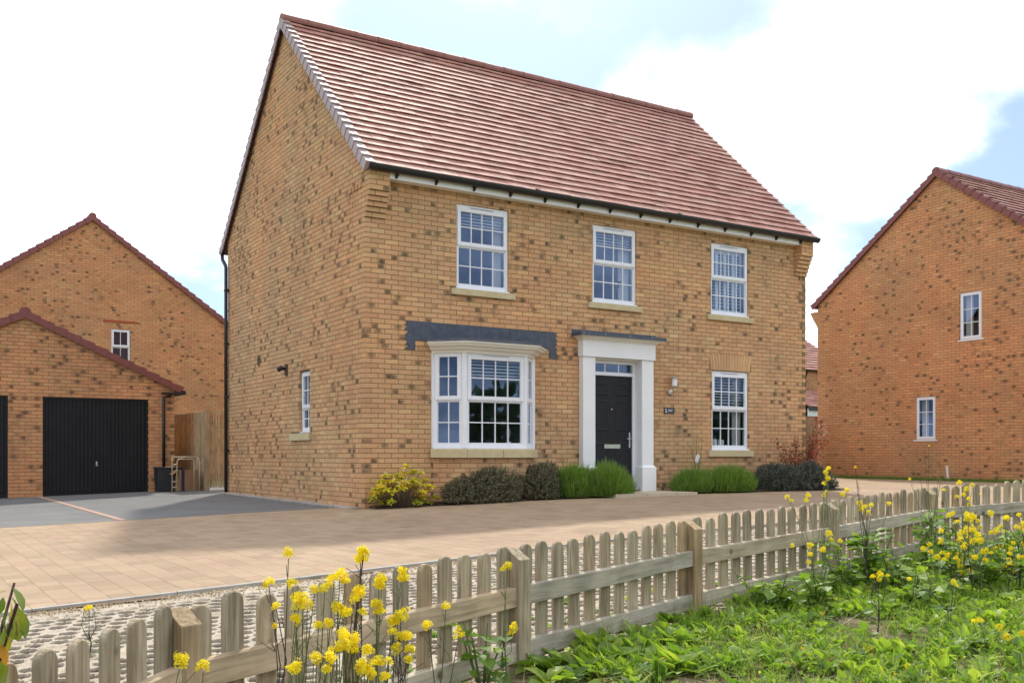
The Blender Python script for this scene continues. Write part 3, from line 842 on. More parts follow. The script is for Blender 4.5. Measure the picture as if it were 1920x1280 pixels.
def brick_wall(parent, loc, rz, poly, openings, mat, smudge, budget, own_left=None, own_right=None, anchor=0.0, headers=(), fixed=None, zbase=0.0):
    """poly: convex (u,z) ccw. openings: (u0,u1,z0,z1). own_*: parity of the courses that own that corner.
    budget: dict with candidate individuals, filled here, realised by the caller"""
    us = [p[0] for p in poly]; zs = [p[1] for p in poly]
    u0, u1, z0, z1 = min(us), max(us), min(zs), max(zs)
    inside = lambda p: all((b[0] - a[0]) * (p[1] - a[1]) - (b[1] - a[1]) * (p[0] - a[0]) >= -1e-6 for a, b in zip(poly, poly[1:] + poly[:1]))
    # mortar body: cells between the opening edges, clipped to the outline, with reveals
    ub = sorted({u0, u1, *[min(max(o[0], u0), u1) for o in openings], *[min(max(o[1], u0), u1) for o in openings]})
    zb = sorted({z0, z1, *[min(max(o[2], z0), z1) for o in openings], *[min(max(o[3], z0), z1) for o in openings]})
    mb = MB()
    for a, b in zip(ub, ub[1:]):
        for c, d in zip(zb, zb[1:]):
            m_ = ((a + b) / 2, (c + d) / 2)
            if any(o[0] < m_[0] < o[1] and o[2] < m_[1] < o[3] for o in openings): continue
            q = [(a, c), (b, c), (b, d), (a, d)]
            for e, g_ in zip(poly, poly[1:] + poly[:1]): q = clip_poly(q, e, g_) if q else q
            if len(q) >= 3: mb.add([(x, .006, z) for x, z in q], [tuple(range(len(q)))])
    for (a, b, c, d) in openings:
        e = .005
        mb.add([(a - e, .006, c), (a - e, .16, c), (a - e, .16, d), (a - e, .006, d)], [(0, 1, 2, 3)])
        mb.add([(b + e, .006, c), (b + e, .16, c), (b + e, .16, d), (b + e, .006, d)], [(3, 2, 1, 0)])
        mb.add([(a, .006, d + e), (b, .006, d + e), (b, .16, d + e), (a, .16, d + e)], [(0, 1, 2, 3)])
        mb.add([(a, .006, c - e), (b, .006, c - e), (b, .16, c - e), (a, .16, c - e)], [(3, 2, 1, 0)])
    wall = mb.build('wall', MORTAR, parent, loc, (0, 0, rz))
    M = Matrix.Translation(loc) @ Matrix.Rotation(rz, 4, 'Z')
    PM = parent.matrix_basis if parent is not None else Matrix()
    pieces = []
    k0 = int(math.floor((z0 - zbase) / PZ)); k1 = int(math.ceil((z1 - zbase) / PZ))
    for k in range(k0, k1):
        za = zbase + k * PZ + .005; zc = za + BH
        hd = k in headers
        step, ln = (PX / 2, BD) if hd else (PX, BL)
        off = anchor + (0 if k % 2 == 0 else -PX / 2)
        lo = u0 + (0.1125 if own_left is not None and (k % 2) != own_left else 0)
        hi = u1 - (0.1125 if own_right is not None and (k % 2) != own_right else 0)
        q0 = int(math.floor((u0 - off) / step)) - 1; q1 = int(math.ceil((u1 - off) / step)) + 1
        for q in range(q0, q1):
            ua, uc = max(off + q * step, lo), min(off + q * step + ln, hi)
            if uc - ua < .02: continue
            rects = [(ua, uc, za, zc)]
            for (oa, ob, oc, od) in openings:
                nr = []
                for (a, b, c, d) in rects:
                    if oa >= b - .001 or ob <= a + .001 or oc >= d - .001 or od <= c + .001:
                        nr.append((a, b, c, d)); continue
                    if oa > a + .015: nr.append((a, oa, c, d))
                    if ob < b - .015: nr.append((ob, b, c, d))
                    ia, ib = max(a, oa), min(b, ob)
                    if oc > c + .012: nr.append((ia, ib, c, oc))
                    if od < d - .012: nr.append((ia, ib, od, d))
                rects = nr
            for (a, b, c, d) in rects:
                pq = [(a, c), (b, c), (b, d), (a, d)]
                whole = abs(b - a - BL) < .001 and abs(d - c - BH) < .001
                if not all(inside(p) for p in pq):
                    for e, g_ in zip(poly, poly[1:] + poly[:1]):
                        if len(pq) >= 3: pq = clip_poly(pq, e, g_)
                    whole = False
                    if len(pq) < 3: continue
                    # drop slivers
                    if max(p[0] for p in pq) - min(p[0] for p in pq) < .012: continue
                pieces.append((pq, whole))
    V, F, B1, B2 = [], [], [], []
    ms = brick_set(mat, smudge)
    cand = []
    for pi, (pq, whole) in enumerate(pieces):
        if whole:
            w = PM @ M @ Vector((pq[0][0] + .1, 0, pq[0][1] + .03))
            rel = np.array(w) - CAM
            Zd = rel @ FW; px = 960 + FPX * (rel @ RT) / max(Zd, .1); py = HOR - FPX * rel[2] / max(Zd, .1)
            if 0 < px < 1920 and 0 < py < 1280: cand.append((Zd, pi))
    budget.append((wall, pieces, cand, ms, mat, smudge))
    return wall

def realise_bricks(budget, n=300):
    allc = sorted((c[0], wi, c[1]) for wi, w in enumerate(budget) for c in w[2])
    pick = {}
    for _, wi, pi in allc[:n]: pick.setdefault(wi, set()).add(pi)
    for wi, (wall, pieces, cand, ms, mat, smudge) in enumerate(budget):
        sel = pick.get(wi, set())
        V, F, B1, B2 = [], [], [], []
        for pi, (pq, whole) in enumerate(pieces):
            y = random.gauss(0, .0010)
            if pi in sel:
                mobj('brick', random.choice(ms), wall, (pq[0][0], y, pq[0][1]))
                continue
            v, f, bl, bv = brick_prism(pq, y, BD, brick_attr(smudge * brick_cluster(pq[0][0] + wi * 3.3, pq[0][1])), random.choice((.08, .2, .5, .5, .8, .95)), random.uniform(-.012, .012))
            b = len(V); V += v; B1 += bl; B2 += bv
            F += [tuple(b + i for i in q) for q in f]
        if V:
            o = mobj('brickwork', mesh_from('brickwork', V, F, mat, {'bl': B1, 'bv': B2}), wall)
            tag(o, kind='stuff')

def loose_brick(parent, pts_box, mat, smudge, name='brick'):
    """one brick given as box x0,x1,y0,y1,z0,z1 in parent space"""
    x0, x1, y0, y1, z0, z1 = pts_box
    v, f, bl, bv = brick_prism([(x0, z0), (x1, z0), (x1, z1), (x0, z1)], y0, y1 - y0, brick_attr(smudge), random.random(), 0)
    f.append((7, 6, 5, 4))
    return mobj(name, mesh_from('brick', v, f, mat, {'bl': bl, 'bv': bv}), parent)

# ---------------------------------------------------------------- roofs
TILES = []
def tile_mesh(val, w=0.295, ln=0.30, th=0.016, tail=0.052):
    # x along the eave, y up the slope, z off the slope; tail raised, a slight camber across
    xs_ = [0, w * .5, w]; cam_ = [0, 0, 0]
    v = []
    for y, zb in ((0, tail - th), (ln, -.004)):
        for x, c in zip(xs_, cam_): v.append((x, y, zb))
    for y, zt in ((0, tail), (ln, .012)):
        for x, c in zip(xs_, cam_): v.append((x, y, zt + c))
    f = [(6, 7, 10, 9), (7, 8, 11, 10), (0, 1, 7, 6), (1, 2, 8, 7), (0, 6, 9, 3), (2, 5, 11, 8)]
    return v, f, [val] * len(v)
for k in range(20):
    v, f, a = tile_mesh((k + .5) / 20)
    TILES.append(mesh_from('tile', v, f, TILE, {'tv': a}))

def roof_slope(roof, x0, x1, org, ey, ez, length, courses, n_ind, x_dir=1, stuff_cols=None):
    """lay tiles on one slope. org: point of the eave at x=x0 in roof space"""
    gauge = length / courses
    ex = Vector((x_dir, 0, 0))
    M = Matrix((( ex.x, ey.x, ez.x, org[0]), (ex.y, ey.y, ez.y, org[1]), (ex.z, ey.z, ez.z, org[2]), (0, 0, 0, 1)))
    W = abs(x1 - x0)
    cols = int(round(W / 0.30)); cw = W / cols
    cand = []
    for c in range(courses):
        sh = 0.5 if c % 2 else 0.0
        for q in range(cols + (1 if sh else 0)):
            a = (q - sh) * cw
            cand.append((a, c, sh))
    PM = roof.parent.matrix_basis if roof.parent else Matrix()
    sc_ = []
    for i, (a, c, sh) in enumerate(cand):
        whole = a >= -.001 and a + cw <= W + .001
        w = np.array(PM @ M @ Vector((a + .15, c * gauge + .1, 0))) - CAM
        Zd = w @ FW; px = 960 + FPX * (w @ RT) / max(Zd, .1); py = HOR - FPX * w[2] / max(Zd, .1)
        if whole and 0 < px < 1920 and 0 < py < 1280: sc_.append((Zd, i))
    sc_.sort()
    pick = {i for _, i in sc_[:n_ind]}
    V, F, A = [], [], []
    for i, (a, c, sh) in enumerate(cand):
        val = min(.999, max(0, random.gauss(.5, .20)))
        jx, jz = random.gauss(0, .0015), random.gauss(0, .0016)
        if i in pick:
            o = mobj('tile', TILES[int(val * 20)], roof)
            o.matrix_local = M @ Matrix.Translation((a + .002 + jx, c * gauge, jz)) @ Matrix.Diagonal(((cw - .004) / .295, 1, 1, 1))
        else:
            lo, hi = max(a, 0) + .002, min(a + cw, W) - .002
            if hi - lo < .02: continue
            v, f, at_ = tile_mesh(val, hi - lo)
            b = len(V)
            V += [tuple(M @ Vector((lo + jx + p[0], c * gauge + p[1], p[2] + jz))) for p in v]
            F += [tuple(b + i_ for i_ in q) for q in f]; A += at_
    if V:
        o = mobj('roof_tiles_beyond', mesh_from('roof_tiles_beyond', V, F, TILE, {'tv': A}), roof)
        tag(o, kind='stuff')

def make_roof(house, W, D, z_eave, over, pitch, vo, tile_front, courses, n_ind, vmat, tiles_to=None):
    """ridge along local x. over: eave overhang, vo: verge overhang"""
    c, s = math.cos(pitch), math.sin(pitch)
    length = (D / 2 + over) / c
    zr = z_eave + (D / 2 + over) * math.tan(pitch)
    t = 0.07
    mb = MB()
    for sgn in (0, 1):
        ya, yb = (-over, D / 2) if not sgn else (D + over, D / 2)
        n_ = Vector((0, -s if not sgn else s, c))
        a = Vector((-vo + .03, ya, z_eave)); b = Vector((W + vo - .03, ya, z_eave)); d_ = Vector((W + vo - .03, yb, zr)); e = Vector((-vo + .03, yb, zr))
        lo = [p - n_ * t for p in (a, b, d_, e)]
        top = [a, b, d_, e]
        mb.add([tuple(p) for p in lo + top], [(3, 2, 1, 0), (4, 5, 6, 7), (0, 1, 5, 4), (1, 2, 6, 5), (2, 3, 7, 6), (3, 0, 4, 7)])
    roof = mb.build('roof', REARTILE if not tile_front else UNDER, house)
    ey, ez = Vector((0, c, s)), Vector((0, -s, c))
    if tile_front:
        roof_slope(roof, -vo + .04, (tiles_to or W + vo), (-vo + .04, -over, z_eave), ey, ez, length - .04, courses, n_ind)
        # far slope: one covering of tile
        mr_ = MB()
        n_ = Vector((0, s, c)) * .012
        P = [Vector((-vo + .04, D + over, z_eave)) + n_, Vector((W + vo, D + over, z_eave)) + n_, Vector((W + vo, D / 2, zr)) + n_, Vector((-vo + .04, D / 2, zr)) + n_]
        mr_.add([tuple(p) for p in P], [(3, 2, 1, 0)])
        mr_.build('rear_covering', REARTILE, roof)
    # verge caps at the -x gable
    gauge = length / courses
    cap = MB()
    cap.add([(-.044, -.01, -.100), (-.032, gauge + .03, -.098), (-.032, gauge + .03, .026), (-.044, -.01, .066),
             (.10, -.01, .066), (.10, gauge + .03, .026), (-.022, -.01, -.100), (-.022, gauge + .03, -.098), (-.022, -.01, .046), (.10, -.01, .046)],
            [(0, 1, 2, 3)[::-1], (3, 2, 5, 4)[::-1], (6, 7, 1, 0), (0, 3, 8, 6), (3, 4, 9, 8), (6, 8, 9)])
    cme = mesh_from('verge_cap', cap.v, cap.f, vmat)
    for sgn in (0, 1):
        e_ = Vector((0, c if not sgn else -c, s)); z_ = Vector((0, -s if not sgn else s, c)); x_ = Vector((1, 0, 0))
        o_ = Vector((-vo, -over if not sgn else D + over, z_eave))
        for k in range(courses):
            p = o_ + e_ * (k * gauge)
            M = Matrix(((x_.x, e_.x, z_.x, p.x), (x_.y, e_.y, z_.y, p.y), (x_.z, e_.z, z_.z, p.z), (0, 0, 0, 1)))
            o = mobj('verge_cap', cme, roof)
            o.matrix_local = M
    # ridge tiles
    nr = max(2, int(round((W + 2 * vo) / .45)))
    ln = (W + 2 * vo + .04) / nr
    rm = MB()
    prof = [(.115 * math.cos(a), .115 * math.sin(a) - .03) for a in np.linspace(-.25, math.pi + .25, 11)]
    n_p = len(prof)
    vv = []
    for x, k_ in ((0, 1.04), (.05, 1.04), (.05, 1.0), (ln - .004, 1.0)):
        vv += [(x, p[0] * k_, p[1] * k_) for p in prof]
    ff = []
    for r_ in range(3):
        for q in range(n_p - 1):
            a = r_ * n_p + q
            ff.append((a, a + 1, a + n_p + 1, a + n_p))
    ff.append(tuple(range(n_p))[::-1]); ff.append(tuple(range(3 * n_p, 4 * n_p)))
    rm.add(vv, ff)
    rme = mesh_from('ridge_tile', rm.v, rm.f, RIDGE if vmat is not VERGE_RED else VERGE_RED, smooth=False)
    for k in range(nr):
        mobj('ridge_tile', rme, roof, (-vo - .02 + k * ln, D / 2, zr + .03 + random.gauss(0, .002)))
    return roof, zr

# ---------------------------------------------------------------- windows
PANES = {}
def pane(w, h):
    k = (round(w, 3), round(h, 3))
    if k not in PANES:
        m = MB(); m.box(0, w, 0, .006, 0, h)
        PANES[k] = mesh_from('pane', m.v, m.f, GLASS)
    return PANES[k]
def frame_ring(mb, x0, x1, z0, z1, l, r_, b, t, y0, y1):
    """four frame members butted together"""
    mb.box(x0, x0 + l, y0, y1, z0, z1, .004); mb.box(x1 - r_, x1, y0, y1, z0, z1, .004)
    mb.box(x0 + l, x1 - r_, y0 + .001, y1, z0, z0 + b, .004); mb.box(x0 + l, x1 - r_, y0 + .001, y1, z1 - t, z1, .004)
def lights(win, x0, x1, z0, z1, cols, rows, y):
    """panes and glazing bars filling one light"""
    bw = .018
    cw = (x1 - x0) / cols; rh = (z1 - z0) / rows
    for q in range(1, cols):
        m = MB(); m.box(x0 + q * cw - bw / 2, x0 + q * cw + bw / 2, y - .010, y + .014, z0, z1, .003); m.build('glazing_bar', UPVC, win)
    for q in range(1, rows):
        m = MB(); m.box(x0, x1, y - .0085, y + .0125, z0 + q * rh - bw / 2, z0 + q * rh + bw / 2, .003); m.build('glazing_bar', UPVC, win)
    for a in range(cols):
        for b in range(rows):
            mobj('pane', pane(cw - .002, rh - .002), win, (x0 + a * cw + .001, y, z0 + b * rh + .001))
def window(house, loc, rz, w, h, cols=4, rows=2, split=.515, vent=True, board=True, depth=.030, f=.045):
    """mock sash: opening casement above, fixed light below; origin bottom left on the wall face, y inwards"""
    mb = MB()
    y0, y1 = depth, depth + .07
    top = .075 if vent else f
    frame_ring(mb, 0, w, 0, h, f, f, .055, top, y0, y1)
    zm = h * split
    mb.box(f, w - f, y0 + .001, y1, zm - .03, zm + .02, .004)
    win = mb.build('window', UPVC, house, loc, (0, 0, rz))
    # casement, proud of the frame
    cs = MB()
    cz0, cz1 = zm - .012, h - top + .018
    frame_ring(cs, f - .022, w - f + .022, cz0, cz1, .062, .062, .062, .058, y0 - .016, y0 + .03)
    cs.build('casement', UPVC, win)
    lights(win, f + .040, w - f - .040, cz0 + .062, cz1 - .058, cols, rows, y0 + .012)
    gm = MB(); frame_ring(gm, f, w - f, .055, zm - .03, .016, .016, .016, .016, y0 + .012, y0 + .03); gm.build('glazing_bead', UPVC, win)
    lights(win, f + .016, w - f - .016, .071, zm - .046, cols, rows, y0 + .024)
    if vent:
        v = MB(); v.box(w * .27, w * .73, y0 - .014, y0 + .001, h - .040, h - .022); v.build('trickle_vent', UPVC, win)
        v = MB(); v.box(w * .28, w * .72, y0 - .0155, y0 - .013, h - .043, h - .0385); v.build('vent_slot', BLACKP, win)
    if board:
        v = MB(); v.box(-.012, w + .012, y0 - .045, y0 + .02, -.024, .002, .004); v.build('cill', UPVC, win)
    return win
def stone_sill(win, x0, x1, z0, z1, proud=.045):
    m = MB()
    m.add([(x0, -proud, z0), (x1, -proud, z0), (x1, .10, z0), (x0, .10, z0), (x0, -proud, z1 - .012), (x1, -proud, z1 - .012), (x1, .10, z1), (x0, .10, z1)],
          [(0, 3, 2, 1), (4, 5, 6, 7), (0, 1, 5, 4), (1, 2, 6, 5), (2, 3, 7, 6), (3, 0, 4, 7)])
    return m.build('sill', STONE, win, bevel=.004)
def room(house, loc, rz, w, h, d=2.6, side=.9, up=.35, down=.7):
    """plastered room behind a window, open towards it"""
    m = MB()
    a, b, c, e, g_, k_ = -side, w + side, .17, d, -down, h + up
    P = [(a, c, g_), (b, c, g_), (b, e, g_), (a, e, g_), (a, c, k_), (b, c, k_), (b, e, k_), (a, e, k_)]
    m.add(P, [(0, 1, 2, 3), (7, 6, 5, 4), (1, 5, 6, 2), (2, 6, 7, 3), (3, 7, 4, 0)])
    # wall returns beside the opening
    for q in ([(a, c, g_), (0, c, g_), (0, c, k_), (a, c, k_)], [(w, c, g_), (b, c, g_), (b, c, k_), (w, c, k_)],
              [(0, c, g_), (w, c, g_), (w, c, 0), (0, c, 0)], [(0, c, h), (w, c, h), (w, c, k_), (0, c, k_)]):
        m.add(q, [(0, 1, 2, 3)])
    return m.build('room', ROOM, house, loc, (0, 0, rz))
def blind(win, x0, x1, z0, z1, y=.135, pitch=.05, tilt=.55):
    m = MB()
    z = z1 - .03
    while z > z0:
        c_, s_ = .025 * math.cos(tilt), .025 * math.sin(tilt)
        m.add([(x0, y - c_, z - s_), (x1, y - c_, z - s_), (x1, y + c_, z + s_), (x0, y + c_, z + s_),
               (x0, y - c_, z - s_ + .003), (x1, y - c_, z - s_ + .003), (x1, y + c_, z + s_ + .003), (x0, y + c_, z + s_ + .003)],
              [(0, 3, 2, 1), (4, 5, 6, 7), (0, 1, 5, 4), (2, 3, 7, 6)])
        z -= pitch
    m.box(x0, x1, y - .02, y + .02, z1 - .03, z1)
    o = m.build('blind', BLIND, win)
    return o
def curtain(win, x0, x1, z0, z1, y=.19):
    m = MB(); n = 28; v = []; f = []
    for k in range(n + 1):
        x = x0 + (x1 - x0) * k / n
        yy = y + .022 * math.sin(k * 1.55) + .006 * math.sin(k * .7)
        v += [(x, yy, z0), (x, yy, z1), (x, yy + .006, z0), (x, yy + .006, z1)]
    for k in range(n):
        a = 4 * k
        f += [(a, a + 4, a + 5, a + 1), (a + 3, a + 7, a + 6, a + 2)]
    m.add(v, f)
    return m.build('curtain', CURTAIN, win, smooth=True)
# ---------------------------------------------------------------- main house
W, D = 9.537, 6.915
PITCH = math.atan(0.9385)
house = empty('brick_house')
tag(house, 'large detached buff brick house with black front door and white bay window', 'house')
bud = []
XL = [1.573, 4.238, 6.985, 7.003]
ww, wh = 0.965, 1.325
op_front = []
for x in XL[:3]:
    op_front += [(x, x + ww, 3.435, 4.765), (x - .105, x + ww + .105, 3.318, 3.4345)]
op_front += [(XL[3], XL[3] + .95, .905, 2.385), (XL[3] - .10, XL[3] + 1.05, .775, .9045), (6.94, 8.02, 2.3855, 2.70)]
op_front += [(4.19, 5.24, -.3, 2.47), (1.139, 2.998, -.3, 2.50)]
wall_f = brick_wall(house, (0, 0, 0), 0, [(0, -.3), (W, -.3), (W, 5.0), (0, 5.0)], op_front, BUFF, .115, bud, own_left=0, own_right=0, headers=(65,))
op_g = [(4.17, 4.665, 1.185, 2.235), (3.80, 4.76, 1.05, 1.1845)]
ga = D % PX
wall_g = brick_wall(house, (0, D, 0), -math.pi / 2, [(0, -.3), (D, -.3), (D, 5.19), (D / 2, 8.43), (0, 5.19)], op_g, BUFF, .15, bud, own_right=1, anchor=D - 200 * PX + PX + .01 - PX / 2)
# plain inner faces of the two walls that face away
m = MB()
m.add([(W - .01, 0.01, -.3), (W - .01, D, -.3), (W - .01, D, 5.19), (W - .01, D / 2, 8.43), (W - .01, 0.01, 5.19)], [(0, 1, 2, 3, 4)])
m.add([(0.01, D, -.3), (W - .01, D, -.3), (W - .01, D, 5.19), (0.01, D, 5.19)], [(3, 2, 1, 0)])
m.build('rear_wall', REARBRICK, house)

roof, zr = make_roof(house, W, D, 5.06, .24, PITCH, .055, True, 25, 300, VERGE_GREY)

# corbelled brick ends of the eaves
for cx in (0.0, W - .3275):
    m = MB()
    top = 5.0
    for i in range(9):
        pr = .032 * min(i + 1, 6)
        z = 4.35 + i * PZ
        if z > top: break
        m.box(cx + .006, cx + .3215, -pr + .006, -.001, z, min(z + PZ, 5.03))
    cb = m.build('corbel', MORTAR, house)
    for i in range(9):
        pr = .032 * min(i + 1, 6)
        z = 4.355 + i * PZ
        z1 = min(z + BH, 5.02)
        cuts = [(0, .215), (.225, .3275)] if i % 2 else [(0, .1025), (.1125, .3275)]
        for a, b in cuts:
            loose_brick(cb, (cx + a, cx + b, -pr + random.gauss(0, .0008), -.002, z, z1), BUFF, .03)
# row of projecting headers on the gable beside the corbel
for k in range(4):
    loose_brick(house, (-.022, .0, .10 + k * .125, .10 + k * .125 + .07, 4.805, 4.870), BUFF, .0, 'header_brick')
# fascia, soffit, gutter and brackets
m = MB(); m.box(.335, W - .335, -.175, -.155, 4.925, 5.05); m.build('fascia', PAINT, house)
m = MB(); m.box(.335, W - .335, -.155, -.003, 4.927, 4.937); m.build('soffit', CREAM, house)
def gutter(parent, x0, x1, y, z, r_=.058, sx_=1):
    prof = [(r_ * math.cos(a), r_ * math.sin(a)) for a in np.linspace(math.pi, 2 * math.pi, 9)]
    pin = [((r_ - .005) * math.cos(a), (r_ - .005) * math.sin(a)) for a in np.linspace(2 * math.pi, math.pi, 9)]
    pr = [(y + p[0], z + p[1] * 1.25) for p in prof + pin]
    n_ = len(pr)
    m = MB()
    m.add([(x0, p[0], p[1]) for p in pr] + [(x1, p[0], p[1]) for p in pr], [(i, (i + 1) % n_, n_ + (i + 1) % n_, n_ + i) for i in range(n_)])
    for x in (x0, x1):   # stop ends
        m.add([(x, y + p[0] * 1.06, z + p[1] * 1.30) for p in prof], [tuple(range(9))])
    return m.build('gutter', BLACKP, parent)
gt = gutter(house, -.03, W + .07, -.250, 5.080, .066)
bk = MB(); bk.prism([(0, 0), (0.001, 0), (0.001, .001)], 0, .001)
bkm = MB()
bkm.add([(0, 0, 0), (0, -.075, .055), (0, -.075, .11), (0, 0, .11), (.034, 0, 0), (.034, -.075, .055), (.034, -.075, .11), (.034, 0, .11)],
        [(0, 1, 2, 3), (7, 6, 5, 4), (0, 4, 5, 1), (1, 5, 6, 2), (2, 6, 7, 3), (0, 3, 7, 4)])
bme = mesh_from('gutter_bracket', bkm.v, bkm.f, BLACKP)
for k in range(14):
    mobj('gutter_bracket', bme, gt, (.42 + k * .672, -.176, 4.935))
for xx in (2.9, 5.95):     # gutter unions
    m = MB(); m.tube([(xx, -.240, 5.060), (xx + .07, -.240, 5.060)], .068, 12); m.build('gutter_union', BLACKP, gt)
# rear gutter end and downpipe at the far gable corner
gr_ = gutter(house, -.10, W, D + .24, 5.06)
m = MB(); m.tube([(-.055, D + .22, 5.0), (-.055, D + .20, 4.88), (-.055, D - .02, 4.72), (-.055, D - .05, 4.66), (-.055, D - .05, -.06)], .036, 10)
dp = m.build('downpipe', BLACKP, house, smooth=True)
for z in (4.2, 3.1, 2.0, .9):
    m = MB(); m.tube([(-.055, D - .05, z - .02), (-.055, D - .05, z + .02)], .045, 10); m.box(-.03, .002, D - .12, D - .09, z - .012, z + .012); m.build('pipe_clip', BLACKP, dp)

# ---- upstairs and ground floor windows
wins = []
for i, x in enumerate(XL[:3]):
    w_ = window(house, (x, 0, 3.442), 0, ww, 1.322)
    stone_sill(w_, -.105, ww + .105, -.122, -.010)
    room(house, (x, 0, 3.442), 0, ww, 1.322)
    wins.append(w_)
w4 = window(house, (XL[3], 0, .915), 0, .95, 1.465)
stone_sill(w4, -.10, 1.05, -.14, -.013)
room(house, (XL[3], 0, .915), 0, .95, 1.465)
tag(wins[0], 'first floor window above the bay, blind half down')
tag(wins[1], 'first floor window above the front door')
tag(wins[2], 'first floor window with white louvred shutters')
for w_ in wins[:2]:
    blind(w_, .06, ww - .06, .96, 1.27)
curtain(wins[0], .76, .93, .04, 1.26)
curtain(wins[1], .70, .93, .04, 1.26)
curtain(wins[0], .03, .10, .04, 1.26)
# plantation shutters
for q in range(4):
    a = .055 + q * (ww - .11) / 4
    b = a + (ww - .11) / 4
    m = MB(); frame_ring(m, a + .002, b - .002, .06, 1.24, .028, .028, .05, .05, .128, .155); sh = m.build('shutter', BLIND, wins[2])
    blind(wins[2], a + .032, b - .032, .12, 1.20, .150, .062, .35)
blind(w4, .06, .89, .80, 1.40, pitch=.055, tilt=.45)
curtain(w4, .70, .91, .04, 1.38)
# lamp shade silhouette on the middle sill
m = MB(); m.lathe([(.03, 0), (.05, .03), (.035, .12), (.05, .2), (.13, .34), (.14, .36), (.02, .37)], 14); m.build('vase', DARKF, wins[1], (.64, .24, .06))
m = MB(); m.lathe([(.05, 0), (.06, .02), (.055, .13), (.045, .13), (.04, .02)], 12); m.build('pot', PAINT, w4, (.22, .17, .06))
m = MB(); m.box(0, .14, 0, .012, 0, .12); m.build('picture', PAINT, w4, (.36, .2, .06))
# soldier arch over the ground floor window
arch = empty('arch', parent=house)
na = 15
am = MB(); am.prism([(6.95, 2.3865), (8.01, 2.3865), (8.015, 2.699), (6.945, 2.699)], .007, .1); am.build('arch_mortar', MORTAR, arch)
for k in range(na):
    b0 = 6.978 + (7.982 - 6.978) * k / na + .004; b1 = 6.978 + (7.982 - 6.978) * (k + 1) / na - .004
    t0 = 6.925 + (8.035 - 6.925) * k / na + .005; t1 = 6.925 + (8.035 - 6.925) * (k + 1) / na - .005
    v, f, bl, bv = brick_prism([(b0, 2.389), (b1, 2.389), (t1, 2.697), (t0, 2.697)], -.004, .1, (random.uniform(.5, .8), 0, random.gauss(1, .05)), .5, 0)
    mobj('arch_brick', mesh_from('arch_brick', v, f, BUFF, {'bl': bl, 'bv': bv}), arch)
# gable window
gw = window(house, (0, D - 4.17, 1.20), -math.pi / 2, .495, 1.03, cols=2, rows=2, split=.40, vent=False, depth=.055)
stone_sill(gw, -.37, .59, -.15, -.016, .05)
room(house, (0, D - 4.17, 1.20), -math.pi / 2, .495, 1.03, d=1.6, side=.4)
blind(gw, .04, .45, .05, .98, .16)
tag(gw, 'narrow window in the gable wall')

# ---- canted bay
A_, B_, C_, D_ = (1.139, 0.0), (1.504, -.37), (2.633, -.37), (2.998, 0.0)
bay = empty('bay_window', parent=house)
for (p, q) in ((A_, B_), (B_, C_), (C_, D_)):
    th = math.atan2(q[1] - p[1], q[0] - p[0]); ln = math.hypot(q[0] - p[0], q[1] - p[1])
    brick_wall(house, (p[0], p[1], 0), th, [(0, -.3), (ln, -.3), (ln, .757), (0, .757)], [], BUFF, .07, bud, anchor=random.uniform(0, .1))
m = MB(); m.sweep([A_, B_, C_, D_], [(-.10, .757), (.085, .757), (.085, .880), (.07, .893), (-.10, .900)]); bs = m.build('sill', STONE, bay)
for (x, y) in (B_, (2.16, -.37)):
    m = MB(); m.box(x - .004, x + .004, y - .0865, y - .08, .76, .882); m.build('sill_joint', MORTAR, bay)
bh = 1.475
for (p, q, c) in ((A_, B_, 2), (B_, C_, 4), (C_, D_, 2)):
    th = math.atan2(q[1] - p[1], q[0] - p[0]); ln = math.hypot(q[0] - p[0], q[1] - p[1])
    e = .035
    window(house, (p[0] + e * math.cos(th), p[1] + e * math.sin(th), .918), th, ln - 2 * e, bh, cols=c, rows=2, split=.505, vent=(c == 4), board=True, depth=.0, f=.04)
for (x, y) in (B_, C_):
    m = MB(); m.lathe([(.052, 0), (.052, bh)], 12); m.build('corner_post', UPVC, bay, (x + (.012 if x < 2 else -.012), y + .03, .902))
for (x, y) in (A_, D_):
    m = MB(); m.box(x - .02, x + .035, -.03, .05, .902, .902 + bh); m.build('side_post', UPVC, bay)
m = MB(); m.sweep([(1.12, .0), A_, B_, C_, D_, (3.02, 0.0)][1:5], [(-.06, 2.372), (.035, 2.372), (.045, 2.405), (.11, 2.425), (.125, 2.455), (.20, 2.470), (.215, 2.50), (.245, 2.505), (.245, 2.545), (-.06, 2.545)])
m.build('cornice', CREAM, bay)
m = MB(); m.sweep([A_, B_, C_, D_], [(-.06, 2.547), (.252, 2.547), (.258, 2.535), (.266, 2.535), (.262, 2.562), (-.35, 2.66), (-.36, 2.60)]); m.build('lead_roof', LEAD, bay)
m = MB()
m.add([(x, y, 2.371) for x, y in (A_, B_, C_, D_)] + [(x, y, .915) for x, y in (A_, B_, C_, D_)] , [(0, 1, 2, 3), (7, 6, 5, 4)])
m.build('bay_lining', PAINT, bay)
room(house, (1.139, 0, .9), 0, 1.859, 1.46, d=3.2, side=.8, up=.1)
m = MB()
bw_ = empty('bay_blind', (1.54, -.37, .9), parent=bay)
blind(bw_, .06, 1.05, 1.06, 1.44, .10, .052, .5)
m = MB(); m.lathe([(.0, 0), (.05, .0), (.045, .1), (.03, .1)], 12); m.lathe([(.008, .1), (.03, .16), (.04, .25), (.02, .33), (.004, .36)], 10); m.build('ornament', STEEL, bay, (2.45, -.12, .918))
